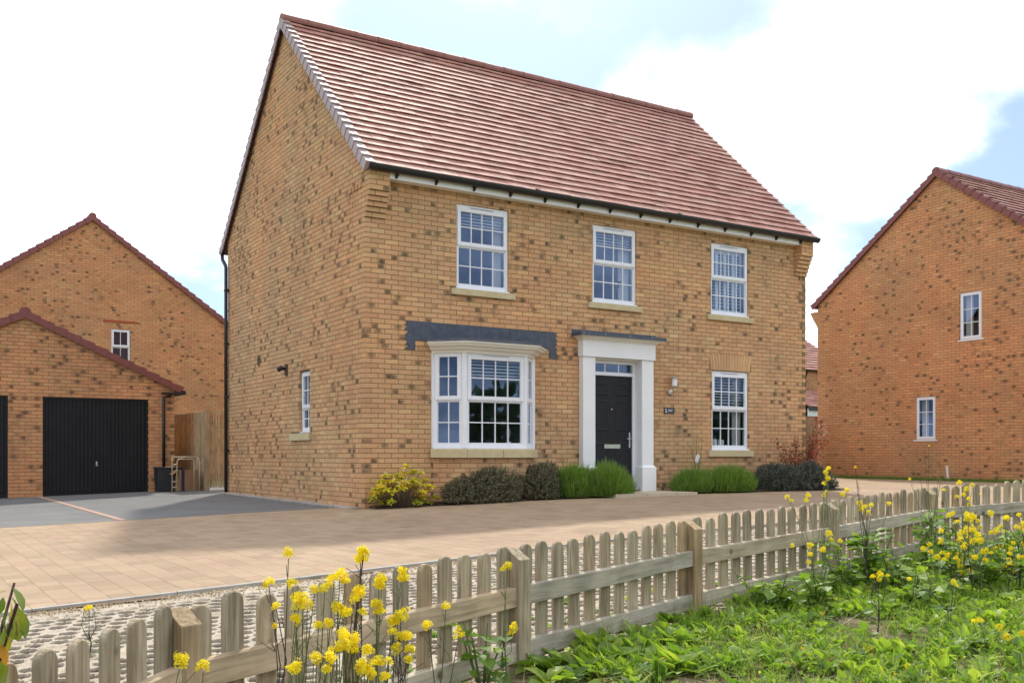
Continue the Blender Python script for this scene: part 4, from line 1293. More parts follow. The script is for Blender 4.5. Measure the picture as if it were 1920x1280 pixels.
# lead apron dressed against the wall above the bay, edges cut to the courses
m = MB()
left, right = [], []
zz = 2.412
k = 0
while zz < 2.84:
    z2 = min(zz + .075, 2.852)
    left += [(.655 + .02 * (k % 2), zz), (.735 - .02 * (k % 3), z2 - .006), (.650, z2)]
    right += [(3.50 - .012 * (k % 2), zz), (3.43 + .015 * (k % 2), z2 - .006), (3.505, z2)]
    zz = z2; k += 1
left[-1] = (.66, 2.855); right[-1] = (3.50, 2.845)
# three strips: left leg, right leg, band
def lead_poly(pts):
    m.add([(x, -.012, z) for x, z in pts] + [(x, -.002, z) for x, z in pts], [tuple(range(len(pts)))] + [(i, len(pts) + i, len(pts) + (i + 1) % len(pts), (i + 1) % len(pts)) for i in range(len(pts))])
for i in range(0, len(left) - 1, 1):
    a, b = left[i], left[i + 1]; c, d_ = right[i], right[i + 1]
    if b[1] - a[1] < .001: continue
    if b[1] <= 2.565:
        lead_poly([a, (.84, a[1]), (.84, b[1]), b]); lead_poly([(3.33, c[1]), c, d_, (3.33, d_[1])])
    else:
        lead_poly([a, c, d_, b])
fl = m.build('lead_flashing', LEAD, house)
for x in (1.58, 2.55):     # laps between the lead sheets
    m = MB(); m.add([(x, -.0125, 2.60), (x + .09, -.0125, 2.60), (x + .10, -.0125, 2.848), (x + .01, -.0125, 2.848), (x + .004, -.019, 2.60), (x + .06, -.017, 2.60), (x + .07, -.017, 2.847), (x + .014, -.019, 2.847)], [(4, 5, 6, 7), (0, 4, 7, 3), (5, 1, 2, 6), (7, 6, 2, 3)]); m.build('lead_lap', LEAD, fl)

# ---- front door
door_set = empty('door_surround', parent=house)
def pilaster(x0, x1):
    m = MB()
    m.box(x0, x1, -.125, -.002, .16, 2.47)
    m.build('pilaster', PAINT, door_set, bevel=.004)
    m = MB(); m.box(x0 - .032, x1 + .032, -.160, -.002, .13, .585); m.add([(x0 - .032, -.16, .585), (x1 + .032, -.16, .585), (x1 + .032, -.002, .585), (x0 - .032, -.002, .585), (x0 - .001, -.126, .618), (x1 + .001, -.126, .618), (x1 + .001, -.002, .618), (x0 - .001, -.002, .618)], [(4, 5, 6, 7), (0, 1, 5, 4), (1, 2, 6, 5), (3, 0, 4, 7)])
    m.build('pilaster_base', PAINT, door_set)
pilaster(3.945, 4.195); pilaster(5.238, 5.49)
for x0, x1 in ((4.1955, 4.206), (5.227, 5.2375)):   # linings
    m = MB(); m.box(x0, x1, -.12, .16, .2, 2.4695); m.build('door_lining', PAINT, door_set)
m = MB(); m.box(4.206, 5.227, -.05, .16, 2.445, 2.4695); m.build('door_lining', PAINT, door_set)
m = MB(); m.box(3.925, 5.51, -.155, -.002, 2.471, 2.745); m.build('frieze', PAINT, door_set, bevel=.003)
m = MB(); m.sweep([(3.925, -.001), (3.925, -.155), (5.51, -.155), (5.51, -.001)], [(-.02, 2.7455), (.012, 2.7455), (.022, 2.76), (.040, 2.775), (.070, 2.79), (.105, 2.80), (.115, 2.822), (-.02, 2.822)]); m.build('cornice', CREAM, door_set)
m = MB(); m.sweep([(3.925, -.001), (3.925, -.155), (5.51, -.155), (5.51, -.001)], [(-.16, 2.823), (.125, 2.823), (.128, 2.807), (.137, 2.807), (.135, 2.862), (-.155, 2.885)])
m.box(3.80, 5.64, -.014, -.003, 2.86, 2.93)
m.build('lead_canopy', LEAD, door_set)
for x in (3.84, 4.3, 4.82, 5.32):
    m = MB(); m.lathe([(.010, 0), (.008, .006), (.0, .008)], 8); o = m.build('clip', STEEL, door_set, (x, -.292, 2.845), (math.pi / 2, 0, 0))
df = MB()
frame_ring(df, 4.206, 5.227, .215, 2.445, .06, .06, .03, .055, .06, .13)
df.box(4.266, 5.167, .0615, .13, 2.185, 2.245)
dfo = df.build('door_frame', UPVC, house)
m = MB()
for a, b in ((4.27, 4.565), (4.568, 4.865), (4.868, 5.163)):
    mobj('pane', pane(b - a, .14), dfo, (a, .09, 2.247))
for x in (4.5665, 4.8665):
    mm = MB(); mm.box(x - .009, x + .009, .08, .104, 2.246, 2.389); mm.build('glazing_bar', UPVC, dfo)
# lobby seen through the fanlight
m = MB(); m.add([(4.2, .17, .2), (5.24, .17, .2), (5.24, 2.2, .2), (4.2, 2.2, .2), (4.2, .17, 2.46), (5.24, .17, 2.46), (5.24, 2.2, 2.46), (4.2, 2.2, 2.46)], [(7, 6, 5, 4), (1, 5, 6, 2), (2, 6, 7, 3), (3, 7, 4, 0), (0, 1, 2, 3)])
m.build('lobby', ROOM, house)
dx0, dx1, dz0, dz1 = 4.268, 5.165, .247, 2.183
m = MB(); m.box(dx0, dx1, .085, .129, dz0, dz1)
door = m.build('front_door', DOOR, house)
tag(door, 'black six panel front door')
dw = dx1 - dx0
def door_panel(a, b, c, d_):
    m = MB()
    # sunk moulding ring and raised centre
    e = .022
    v = [(a, .0845, c), (b, .0845, c), (b, .0845, d_), (a, .0845, d_), (a + e, .076, c + e), (b - e, .076, c + e), (b - e, .076, d_ - e), (a + e, .076, d_ - e),
         (a + 2 * e, .083, c + 2 * e), (b - 2 * e, .083, c + 2 * e), (b - 2 * e, .083, d_ - 2 * e), (a + 2 * e, .083, d_ - 2 * e)]
    f = [(8, 9, 10, 11)]
    for s_ in (0, 4):
        for i in range(4):
            j = (i + 1) % 4
            f.append((s_ + i, s_ + j, s_ + 4 + j, s_ + 4 + i))
    m.add(v, f); m.build('door_panel', DOOR, door)
for a, b in ((.10, .40), (.58, .88)):
    xa, xb = dx0 + a * dw + .01, dx0 + b * dw + .01
    door_panel(xa, xb, 1.84, 2.06); door_panel(xa, xb, 1.22, 1.76); door_panel(xa, xb, .42, 1.02)
m = MB(); m.box(4.55, 4.90, .070, .0842, .915, .990, .004); m.build('letter_plate', CHROME, door)
m = MB(); m.tube([(5.115, .084, 1.09), (5.115, .045, 1.09), (5.02, .04, 1.09)], .010, 8); m.box(5.10, 5.13, .078, .0845, .93, 1.20, .003); m.build('door_handle', CHROME, door, smooth=False)
m = MB(); m.lathe([(.012, 0), (.010, .01), (0, .012)], 10); m.build('door_viewer', CHROME, door, (4.71, .0845, 1.60), (math.pi / 2, 0, 0))
m = MB(); m.box(4.20, 5.235, -.10, .13, .195, .2148); m.build('threshold', STEEL, house)

# ---- lamp, number plate, side light, vent
lamp = empty('wall_lamp', (5.985, 0, 1.93))
tag(lamp, 'steel up and down wall lamp beside the front door', 'lamp')
m = MB(); m.lathe([(.052, 0), (.052, .014), (.03, .03), (.02, .03)], 14); m.build('back_plate', STEEL, lamp, (0, -.003, 0), (math.pi / 2, 0, 0), smooth=False)
m = MB(); m.tube([(0, -.03, 0), (0, -.085, .0), (0, -.115, .03), (0, -.12, .09)], .012, 8); m.build('bracket', STEEL, lamp, smooth=True)
m = MB(); m.lathe([(.022, .085), (.05, .10), (.052, .12), (.05, .12)], 16, (0, -.12, 0)); m.build('cup', STEEL, lamp)
m = MB(); m.lathe([(.045, .1205), (.047, .25), (.04, .255)], 16, (0, -.12, 0)); m.build('glass_shade', FROST, lamp, smooth=False)
m = MB(); m.lathe([(.088, .257), (.088, .264), (.03, .285), (.0, .29)], 18, (0, -.12, 0)); m.build('hood', STEEL, lamp)
plate = empty('number_plate', (5.83, 0, 1.545))
tag(plate, 'small slate house number plate reading 5', 'sign')
m = MB(); m.box(0, .245, -.014, -.002, 0, .115, .003); m.build('slate', SLATE, plate)
cu = bpy.data.curves.new('digit', 'FONT'); cu.body = '5'; cu.size = .095; cu.extrude = .0006
to = bpy.data.objects.new('digit_curve', cu); COL.objects.link(to)
bpy.context.view_layer.update()
tm = bpy.data.meshes.new_from_object(to.evaluated_get(bpy.context.evaluated_depsgraph_get()))
bpy.data.objects.remove(to)
tm.materials.append(PAINT)
mobj('digit', tm, plate, (.022, -.0152, .022), (math.pi / 2, 0, 0))
m = MB()
for z, a in ((.070, .11), (.048, .09)):
    x = .095
    while x < .095 + a:
        l_ = random.uniform(.008, .02); m.box(x, min(x + l_, .095 + a), -.0152, -.0142, z, z + .009); x += l_ + .005
m.build('small_lettering', PAINT, plate)
sl = empty('side_light', (0, 3.36, 2.31))
tag(sl, 'small black wall light high on the gable wall', 'lamp')
m = MB(); m.box(-.03, -.001, -.05, .05, -.10, .10); m.build('back_box', plain('brown_plastic', (.07, .04, .03), .5), sl)
m = MB(); m.tube([(-.03, 0, .02), (-.10, .03, .03), (-.15, .06, .0)], [.02, .045, .05], 10); m.build('light_head', BLACKP, sl, smooth=True)
vt = empty('air_vent', (0, 4.89, 2.6))
tag(vt, 'small brown air vent on the gable wall', 'vent')
m = MB(); m.box(-.018, -.001, -.055, .055, -.09, .09); m.build('vent_box', plain('tan_plastic', (.20, .14, .07), .6), vt)
for k in range(5):
    m = MB(); m.box(-.03, -.0185, -.05, .05, -.08 + k * .034, -.062 + k * .034); m.build('louvre', plain('tan_plastic_dark', (.10, .07, .035), .6) if k == 0 else MATS['tan_plastic_dark'], vt)
realise_bricks(bud, 300)

# ---------------------------------------------------------------- garage (gable to the street)
GW, GD = 5.6, 6.06
garage = empty('garage', (-.525, 9.2, 0), math.pi / 2)
tag(garage, 'double brick garage with black doors left of the house', 'garage')
gb = []
gp = .465
zg_e = 2.255
# local y=0 is world x=-.525; door spans measured from that edge
dr = [(.563, 2.692), (3.345, 5.474)]
apex = zg_e + GD / 2 * gp
ops = [(GD - b, GD - a, -.3, 2.035) for a, b in dr]
brick_wall(garage, (0, GD, 0), -math.pi / 2, [(0, -.3), (GD, -.3), (GD, zg_e), (GD / 2, apex), (0, zg_e)], ops, ORANGE, .13, gb)
brick_wall(garage, (.001, 0, 0), 0, [(0.11, -.3), (GW, -.3), (GW, zg_e), (0.11, zg_e)], [], ORANGE, .1, gb)
m = MB(); m.add([(0.02, GD, -.3), (GW, GD, -.3), (GW, GD, zg_e), (0.02, GD, zg_e), (GW, 0.01, -.3), (GW, 0.01, zg_e)], [(3, 2, 1, 0), (1, 4, 5, 2)])
m.build('rear_wall', REARBRICK, garage)
make_roof(garage, GW, GD, 2.277, .16, math.atan(gp), .05, False, 12, 0, VERGE_RED)
for i, (a, b) in enumerate(dr):
    m = MB(); m.box(-b, -a, .06, .10, -.08, 2.03)
    gd = m.build('garage_door', GARDOOR, garage, rot=(0, 0, -math.pi / 2))
    n_ = 26
    pw = (b - a - .1) / n_
    rb = MB(); rb.box(0, pw - .022, 0, .02, 0, 1.98, .008)
    rme = mesh_from('door_rib', rb.v, rb.f, GARDOOR)
    for k in range(n_):
        mobj('door_rib', rme, gd, (-b + .05 + k * pw, .041, .02))
    fr = MB(); fr.box(-b, -b + .045, .03, .0595, -.08, 2.03); fr.box(-a - .045, -a, .03, .0595, -.08, 2.03); fr.box(-b + .045, -a - .045, .03, .0595, 1.985, 2.03); fr.build('frame', GARDOOR, gd)
    h_ = MB(); h_.tube([(0, 0, 0), (0, -.03, 0), (.03, -.04, -.05)], .009, 6); h_.box(-.015, .015, -.006, 0, -.05, .05); h_.build('handle', CHROME, gd, (-(a + b) / 2, .04, .62))
m = MB(); m.tube([(-.06, .06, 2.20), (-.06, .12, 2.12), (-.06, .245, 2.08), (-.06, .245, -.08)], .034, 10); m.build('downpipe', BLACKP, garage, smooth=True)
m = MB(); m.box(-.12, GW, -.22, -.12, 2.16, 2.25); m.build('gutter', BLACKP, garage)
m = MB(); m.box(-.16, -.05, -.22, .30, 2.155, 2.20); m.build('gutter_return', BLACKP, garage)
realise_bricks(gb, 300)

# ---------------------------------------------------------------- neighbour behind the garage (gable to the street)
def neighbour(name, label, loc, rz, W_, D_, he, pitch, smudge, openings, tiles, courses, vmat, ntile=0, tiles_to=None, base=-.3):
    h = empty(name, loc, rz)
    tag(h, label, 'house')
    b = []
    ap = he + D_ / 2 * math.tan(pitch)
    brick_wall(h, (0, D_, 0), -math.pi / 2, [(0, base), (D_, base), (D_, he), (D_ / 2, ap), (0, he)], openings, ORANGE, smudge, b)
    brick_wall(h, (.001, 0, 0), 0, [(.11, base), (3.0, base), (3.0, he), (.11, he)], [], ORANGE, smudge, b)
    m = MB(); m.add([(3.0, .006, base), (W_, .006, base), (W_, .006, he), (3.0, .006, he), (W_, D_, base), (W_, D_, he), (.02, D_, base), (.02, D_, he), (W_, D_ / 2, ap)], [(0, 1, 2, 3), (1, 4, 5, 8, 2), (6, 4, 5, 7)[::-1]])
    m.build('rear_wall', REARBRICK, h)
    make_roof(h, W_, D_, he - .16 * math.tan(pitch) + .10, .16, pitch, .05, tiles, courses, ntile, vmat, tiles_to)
    realise_bricks(b, 300)
    return h
LD = 9.6
lh = neighbour('brick_house', 'orange brick house with plain gable rising behind the garage', (-.42 + LD / 2, 20.0, 0), math.pi / 2, 8.0, LD, 4.80, math.atan(.715), .10,
               [(LD / 2 + .56, LD / 2 + 1.14, 3.7, 4.84)], False, 22, VERGE_RED)
lw = window(lh, (0, LD - (LD / 2 + .56), 3.7), -math.pi / 2, .58, 1.14, cols=2, rows=1, split=.52, vent=False, board=False)
room(lh, (0, LD - (LD / 2 + .56), 3.7), -math.pi / 2, .58, 1.14, d=1.5, side=.3)
m = MB(); m.box(LD / 2 + .32, LD / 2 + 1.36, -.012, .0, 5.05, 5.12); m.build('string_course', RED_BRICK, lh, (0, LD, 0), (0, 0, -math.pi / 2))
m = MB(); m.box(0, LD, -.014, .0, 2.02, 2.17); m.build('string_course', RED_BRICK, lh, (0, LD, 0), (0, 0, -math.pi / 2))
m = MB(); m.tube([(-.06, .12, 4.7), (-.06, .12, 0)], .036, 8); m.build('downpipe', BLACKP, lh)

# ---------------------------------------------------------------- neighbour on the right
RD = 7.94
rh = neighbour('brick_house', 'orange brick house with plain gable at the right edge', (17.38, 2.51 - RD / 2, .12), 0, 9.0, RD, 5.10, math.atan(.7366), .085,
               [(4.61, 5.23, 3.64, 4.85), (3.32, 3.92, 1.10, 2.25)], True, 20, VERGE_RED, 180, 6.0)
for (u, z, w_, h_, lab) in ((4.61, 3.64, .62, 1.21, 'upper gable window'), (3.32, 1.10, .60, 1.15, 'lower gable window')):
    loc = (0, RD - u, z)
    mb = MB(); frame_ring(mb, 0, w_, 0, h_, .05, .05, .05, .05, .03, .10)
    wn_ = mb.build('window', UPVC, rh, loc, (0, 0, -math.pi / 2)); tag(wn_, lab)
    cs = MB(); frame_ring(cs, .03, w_ - .03, .03, h_ - .03, .06, .06, .06, .06, .014, .06); cs.build('casement', UPVC, wn_)
    lights(wn_, .09, w_ - .09, .09, h_ - .09, 2, 3, .042)
    sl_ = MB(); sl_.box(-.05, w_ + .05, -.02, .04, -.035, -.001); sl_.build('cill', UPVC, wn_)
    room(rh, loc, -math.pi / 2, w_, h_, d=1.6, side=.4)
    curtain(wn_, .05, .26, .05, h_ - .05, .2); curtain(wn_, w_ - .22, w_ - .05, .05, h_ - .05, .2)
# corbelled eaves corner of the right-hand house
m = MB(); cbl = None
for i in range(6):
    pr = .045 * (i + 1)
    m.box(.006, .3215, RD + .001, RD + pr - .006, 4.48 + i * PZ, 4.48 + (i + 1) * PZ)
cbl = m.build('corbel', MORTAR, rh)
for i in range(6):
    pr = .045 * (i + 1)
    loose_brick(cbl, (0, .3275, RD + .002, RD + pr, 4.485 + i * PZ, 4.485 + i * PZ + BH), ORANGE, .05)
# ---------------------------------------------------------------- far house glimpsed between the two
fh = empty('brick_house', (31.2, 20.5, .1))
tag(fh, 'distant brick house with red tiled roof seen in the gap', 'house')
fb = []
brick_wall(fh, (0, 0, 0), 0, [(0, -.3), (5, -.3), (5, 5.0), (0, 5.0)], [], ORANGE, .08, fb)
m = MB(); m.add([(0, 0.01, -.3), (0, 7, -.3), (0, 7, 5), (0, 3.5, 6.9), (0, .01, 5), (5, .01, -.3), (5, 7, -.3), (5, 7, 5), (5, 3.5, 6.9), (5, .01, 5)], [(4, 3, 2, 1, 0), (5, 6, 7, 8, 9), (1, 2, 7, 6)])
m.build('rear_wall', REARBRICK, fh)
make_roof(fh, 5, 7, 4.95, .2, math.atan(.6), .05, True, 14, 0, VERGE_RED)
m = MB(); m.tube([(1.4, -.2, 4.9), (1.4, -.08, 4.6), (1.4, -.08, 0)], .05, 8); m.build('downpipe', BLACKP, fh)
pr_ = MB(); pr_.add([(0, -1.6, 3.05), (5, -1.6, 3.05), (5, -.02, 3.95), (0, -.02, 3.95), (0, -1.6, 2.98), (5, -1.6, 2.98), (5, -.02, 3.88), (0, -.02, 3.88)], [(0, 1, 2, 3), (7, 6, 5, 4), (0, 4, 5, 1), (1, 5, 6, 2), (3, 7, 4, 0)])
lean = pr_.build('porch_roof', UNDER, fh)
al = math.atan2(.9, 1.58)
V, F, A = [], [], []
for c in range(7):
    for q in range(17):
        v, f, a_ = tile_mesh(random.random(), .29, .29, .025, .032)
        b = len(V)
        V += [(q * .295 + p[0], -1.6 + (c * .255 + p[1]) * math.cos(al) - p[2] * math.sin(al), 3.055 + (c * .255 + p[1]) * math.sin(al) + p[2] * math.cos(al)) for p in v]
        F += [tuple(b + i for i in q_) for q_ in f]; A += a_
tag(mobj('porch_tiles', mesh_from('porch_tiles', V, F, TILE, {'tv': A}), lean), kind='stuff')
m = MB(); m.box(0, 5, -1.5, -1.46, 2.6, 2.97); m.build('fascia', PAINT, fh)
m = MB(); m.box(0, 5, -1.62, -1.51, 2.88, 3.0); m.build('gutter', BLACKP, fh)
m = MB(); m.box(0, 5, -1.455, -.02, -.3, 2.6); m.build('porch_wall', RED_BRICK, fh)
realise_bricks(fb, 0)

# ---------------------------------------------------------------- close boarded fences
def board_fence(name, label, p0, p1, h, z0, bw=.105, seg=None):
    dx, dy = p1[0] - p0[0], p1[1] - p0[1]
    ln = math.hypot(dx, dy); th = math.atan2(dy, dx)
    t = empty(name, (p0[0], p0[1], z0), th)
    tag(t, label, 'fence')
    bm_ = MB(); bm_.box(0, bw - .008, -.010, .010, .02, h, .004)
    bme_ = mesh_from('board', bm_.v, bm_.f, TIMBER)
    n = int(ln / bw)
    for k in range(n):
        o = mobj('board', bme_, t, (k * bw, random.choice((0, .006)), random.gauss(0, .004)))
    for k in range(int(ln / 1.8) + 1):
        m = MB(); m.box(-.05, .05, .012, .112, -.1, h - .04); m.build('post', TIMBER, t, (min(k * 1.8, ln), 0, 0))
    for z in (.3, h - .35):
        m = MB(); m.box(0, ln, .0115, .05, z, z + .07); m.build('rail', TIMBER, t)
    return t
board_fence('timber_fence', 'tall timber board fence running back beside the garage', (-.06, 11.75), (-.06, 8.36), 1.80, -.02)
board_fence('timber_fence', 'timber fence in the gap before the right-hand house', (12.6, 6.45), (17.3, 6.45), 1.80, .13)
gate = empty('garden_gate', (0.0, 8.30, -.02))
tag(gate, 'slatted timber garden gate at the rear corner of the house', 'gate')
m = MB(); m.box(-.10, .0, -.03, .07, -.1, 1.82); m.build('post', TIMBER, gate)
gs = MB(); gs.box(0, .042, 0, .022, .12, 1.80, .003)
gme = mesh_from('slat', gs.v, gs.f, TIMBER)
for k in range(15): mobj('slat', gme, gate, (.02 + k * .058, 0, random.gauss(0, .003)))
for z in (.35, 1.5):
    m = MB(); m.box(.02, .88, .024, .06, z, z + .08); m.build('rail', TIMBER, gate)
m = MB(); m.box(.89, .98, -.03, .06, -.1, 1.82); m.build('post', TIMBER, gate)

# ---------------------------------------------------------------- things left by the garage
bx = empty('storage_box', (-1.02, 8.62, gz(-.8, 8.6)))
tag(bx, 'black lidded storage box standing beside the garage downpipe', 'box')
m = MB(); m.add([(.02, .02, 0), (.50, .02, 0), (.50, .34, 0), (.02, .34, 0), (0, 0, .50), (.52, 0, .50), (.52, .36, .50), (0, .36, .50)], [(3, 2, 1, 0), (0, 1, 5, 4), (1, 2, 6, 5), (2, 3, 7, 6), (3, 0, 4, 7), (4, 5, 6, 7)]); m.build('tub', BINB, bx, bevel=.01)
m = MB(); m.box(-.015, .535, -.015, .375, .501, .535); m.build('lid', BINB, bx, bevel=.008)
cbx = empty('cardboard_box', (-.62, 8.40, gz(-.4, 8.4)), .12)
tag(cbx, 'open brown cardboard box with navy stripe by the timber fence', 'box')
for (a, b, c, d_) in ((0, .42, 0, .004), (0, .42, .346, .35), (0, .004, .004, .346), (.416, .42, .004, .346)):
    m = MB(); m.box(a, b, c, d_, 0, .46); m.build('side', CARD, cbx)
m = MB(); m.box(.004, .416, .004, .346, 0, .005); m.build('bottom', CARD, cbx)
m = MB(); m.box(.05, .12, -.002, -.0005, 0, .46); m.build('stripe', NAVY, cbx)
m = MB(); m.add([(-.001, 0, .46), (-.001, .35, .46), (-.13, .35, .36), (-.13, 0, .36), (-.001, 0, .464), (-.001, .35, .464), (-.13, .35, .364), (-.13, 0, .364)], [(0, 1, 2, 3), (7, 6, 5, 4), (0, 3, 7, 4), (2, 1, 5, 6), (3, 2, 6, 7)]); m.build('flap', CARD, cbx)
mf = empty('metal_frame', (-.84, 8.10, gz(-.6, 8.1)))
tag(mf, 'cream tubular metal frame standing in front of the boxes', 'frame')
def leg(name, pts): m = MB(); m.tube(pts, .013, 8); return m.build(name, TUBEM, mf, smooth=True)
leg('upright', [(0, 0, 0), (0, 0, .66), (.0, .0, .74)]); leg('upright', [(.10, 0, 0), (.10, 0, .62), (.115, 0, .68), (.15, 0, .70)])
leg('upright', [(.58, 0, 0), (.575, 0, .62), (.56, 0, .70), (.52, 0, .735)])
leg('top_bar', [(0, 0, .745), (.52, 0, .745)])
leg('top_bar', [(.15, .0, .70), (.16, .12, .70), (.47, .12, .70), (.49, .12, .62), (.49, .12, .0)])
for z in (.10, .22, .58): leg('rung', [(0, 0, z), (.10, 0, z)])
wp = empty('marker_stake', (17.22, 2.08, gz(17.2, 2) - .02), 0)
tag(wp, 'short white plastic stake against the right-hand house', 'stake')
m = MB(); m.tube([(0, 0, 0), (-.02, .03, .40)], .03, 8); m.build('tube', PAINT, wp)

# ---------------------------------------------------------------- picket fence
fence = empty('picket_fence', (-2.30, -9.666, gz(-2.30, -9.666)))
tag(fence, 'low weathered picket fence with round topped pales across the foreground', 'fence')
FINV = Matrix.Translation(fence.location).inverted()
PK = [(-6.30, -11.85), (-5.368, -10.804), (-3.771, -10.157), (-2.300, -9.666), (-0.724, -9.300), (0.943, -8.873), (2.39, -8.959), (4.1, -9.09), (5.8, -9.25)]
PICK = []
for k in range(10):
    m = MB()
    pw, hh = .038 + random.uniform(-.002, .002), .515 + random.uniform(-.008, .006)
    pts = [(-pw, 0), (pw, 0)]
    for a in np.linspace(0, math.pi, 9):
        pts.append((pw * math.cos(a) * (1 if 0 < a < math.pi else 1), hh - pw * .9 + pw * .9 * math.sin(a)))
    e = .004
    n_ = len(pts)
    cx_, cz_ = 0, hh / 2
    inn = [(x * (1 - e / pw), z - (e if z > hh * .8 else 0)) for x, z in pts]
    v = [(x, 0, z) for x, z in inn] + [(x, e, z) for x, z in pts] + [(x, .020, z) for x, z in pts]
    f = [tuple(range(n_)), tuple(range(3 * n_ - 1, 2 * n_ - 1, -1))]
    for s_ in (0, 1):
        for i in range(n_):
            j = (i + 1) % n_
            f.append((s_ * n_ + i, (s_ + 1) * n_ + i, (s_ + 1) * n_ + j, s_ * n_ + j))
    PICK.append(mesh_from('picket', v, f, WOOD))
for s_ in range(len(PK) - 1):
    a = Vector((*PK[s_], 0)); b = Vector((*PK[s_ + 1], 0))
    dv = b - a; ln = dv.length; th = math.atan2(dv.y, dv.x)
    za, zb_ = gz(a.x, a.y), gz(b.x, b.y)
    tilt = math.atan2(zb_ - za, ln)
    R_ = Matrix.Rotation(th, 4, 'Z')
    # post at the near end of the bay; its front face is local -y, top falls to the front
    m = MB(); q = .0375
    v = [(-q, -q, -.15), (q, -q, -.15), (q, q, -.15), (-q, q, -.15), (-q, -q, .487), (q, -q, .487), (q, q, .535), (-q, q, .535)]
    m.add(v, [(3, 2, 1, 0), (4, 5, 6, 7), (0, 1, 5, 4), (1, 2, 6, 5), (2, 3, 7, 6), (3, 0, 4, 7)])
    po = m.build('post', WOOD, fence, bevel=.003)
    tp = PK[max(s_ - 1, 0)]
    po.matrix_local = FINV @ Matrix.Translation((a.x, a.y, za)) @ R_
    # two rails butted between posts
    for z in (.045, .285):
        m = MB(); m.box(.038, ln - .038, -.022, .016, 0, .085, .003)
        ro = m.build('rail', WOODRAIL, fence)
        ro.matrix_local = FINV @ Matrix.Translation((a.x, a.y, za + z)) @ R_ @ Matrix.Rotation(-tilt, 4, 'Y')
    n_ = int(round((ln - .06) / .129))
    for k in range(n_):
        u = .075 + (ln - .15) * (k + .0) / (n_ - 1) if n_ > 1 else ln / 2
        p = a + dv * (u / ln)
        o = mobj('picket', random.choice(PICK), fence)
        o.matrix_local = FINV @ Matrix.Translation((p.x, p.y, za + (zb_ - za) * u / ln + .028 + random.gauss(0, .006))) @ R_ @ Matrix.Rotation(random.gauss(0, .014), 4, 'Y') @ Matrix.Translation((0, .017, 0))

#%%PLANTS
# ---------------------------------------------------------------- shrubs along the house
def lump(d, seed, k=5):
    r_ = np.random.default_rng(seed)
    o = np.zeros(len(d))
    for _ in range(k):
        c = r_.standard_normal(3); c /= np.linalg.norm(c); c[2] = abs(c[2]) * .8
        o += np.exp(-((d - c) ** 2).sum(1) / .18) * r_.uniform(.4, 1)
    return o / o.max()
def twigs(parent, n, rx, ry, h, mat, r0=.006):
    m = MB()
    for k in range(n):
        a = random.uniform(0, 6.28); q = random.uniform(.2, .95)
        e = (rx * q * math.cos(a), ry * q * math.sin(a), h * random.uniform(.5, .95) * math.sqrt(max(.05, 1 - q * q * .8)))
        b = (e[0] * .25, e[1] * .25, 0)
        mid = ((b[0] + e[0]) / 2 + random.gauss(0, .02), (b[1] + e[1]) / 2, e[2] * .55)
        m.tube([b, mid, e], [r0, r0 * .7, r0 * .3], 4, False)
    return m.build('twigs', mat, parent)
def leafy_mound(name, label, x, y, rx, ry, h, n, mat, size, seed, tmpl=LEAF_SMALL, inner=.45, up=.9, cat='shrub', group=None):
    t = empty(name, (x, y, gz(x, y) + .02))
    tag(t, label, cat, group)
    r_ = np.random.default_rng(seed)
    # upright sprays: tips scattered over a lumpy dome, leaves packed along each
    ns = n // 14
    d = r_.standard_normal((ns, 3)); d[:, 2] = np.abs(d[:, 2]) * 1.0 + .02; d /= np.linalg.norm(d, axis=1, keepdims=True)
    lm = .66 + .42 * lump(d, seed + 1, 16)
    rad = (inner + (1.04 - inner) * r_.random(ns) ** .5) * lm
    tip = d * rad[:, None] * np.array([rx, ry, h])
    tip[:, 2] = np.maximum(tip[:, 2], .03)
    sd = d * np.array([1, 1, .6]) + np.array([0, 0, up]); sd /= np.linalg.norm(sd, axis=1, keepdims=True)
    k = 14
    s_ = r_.random((ns, k)) * .10 - .02
    pos = tip[:, None, :] - sd[:, None, :] * s_[..., None] + r_.normal(0, .006, (ns, k, 3))
    dirs = sd[:, None, :] * .7 + r_.normal(0, .75, (ns, k, 3))
    pos = pos.reshape(-1, 3); dirs = dirs.reshape(-1, 3)
    pos[:, 2] = np.maximum(pos[:, 2], .01)
    rv = np.clip(np.repeat(r_.random(ns), k) * .6 + r_.random(ns * k) * .4, 0, 1)
    v, f, a = scatter(tmpl[0], tmpl[1], pos, frames(dirs, r_.uniform(0, 6.28, len(pos))), r_.uniform(size[0], size[1], len(pos)), rv)
    mobj('foliage', mesh_from('foliage', v, f, mat, {'lv': a}), t)
    twigs(t, 40, rx * .8, ry * .8, h * .85, TWIG)
    return t
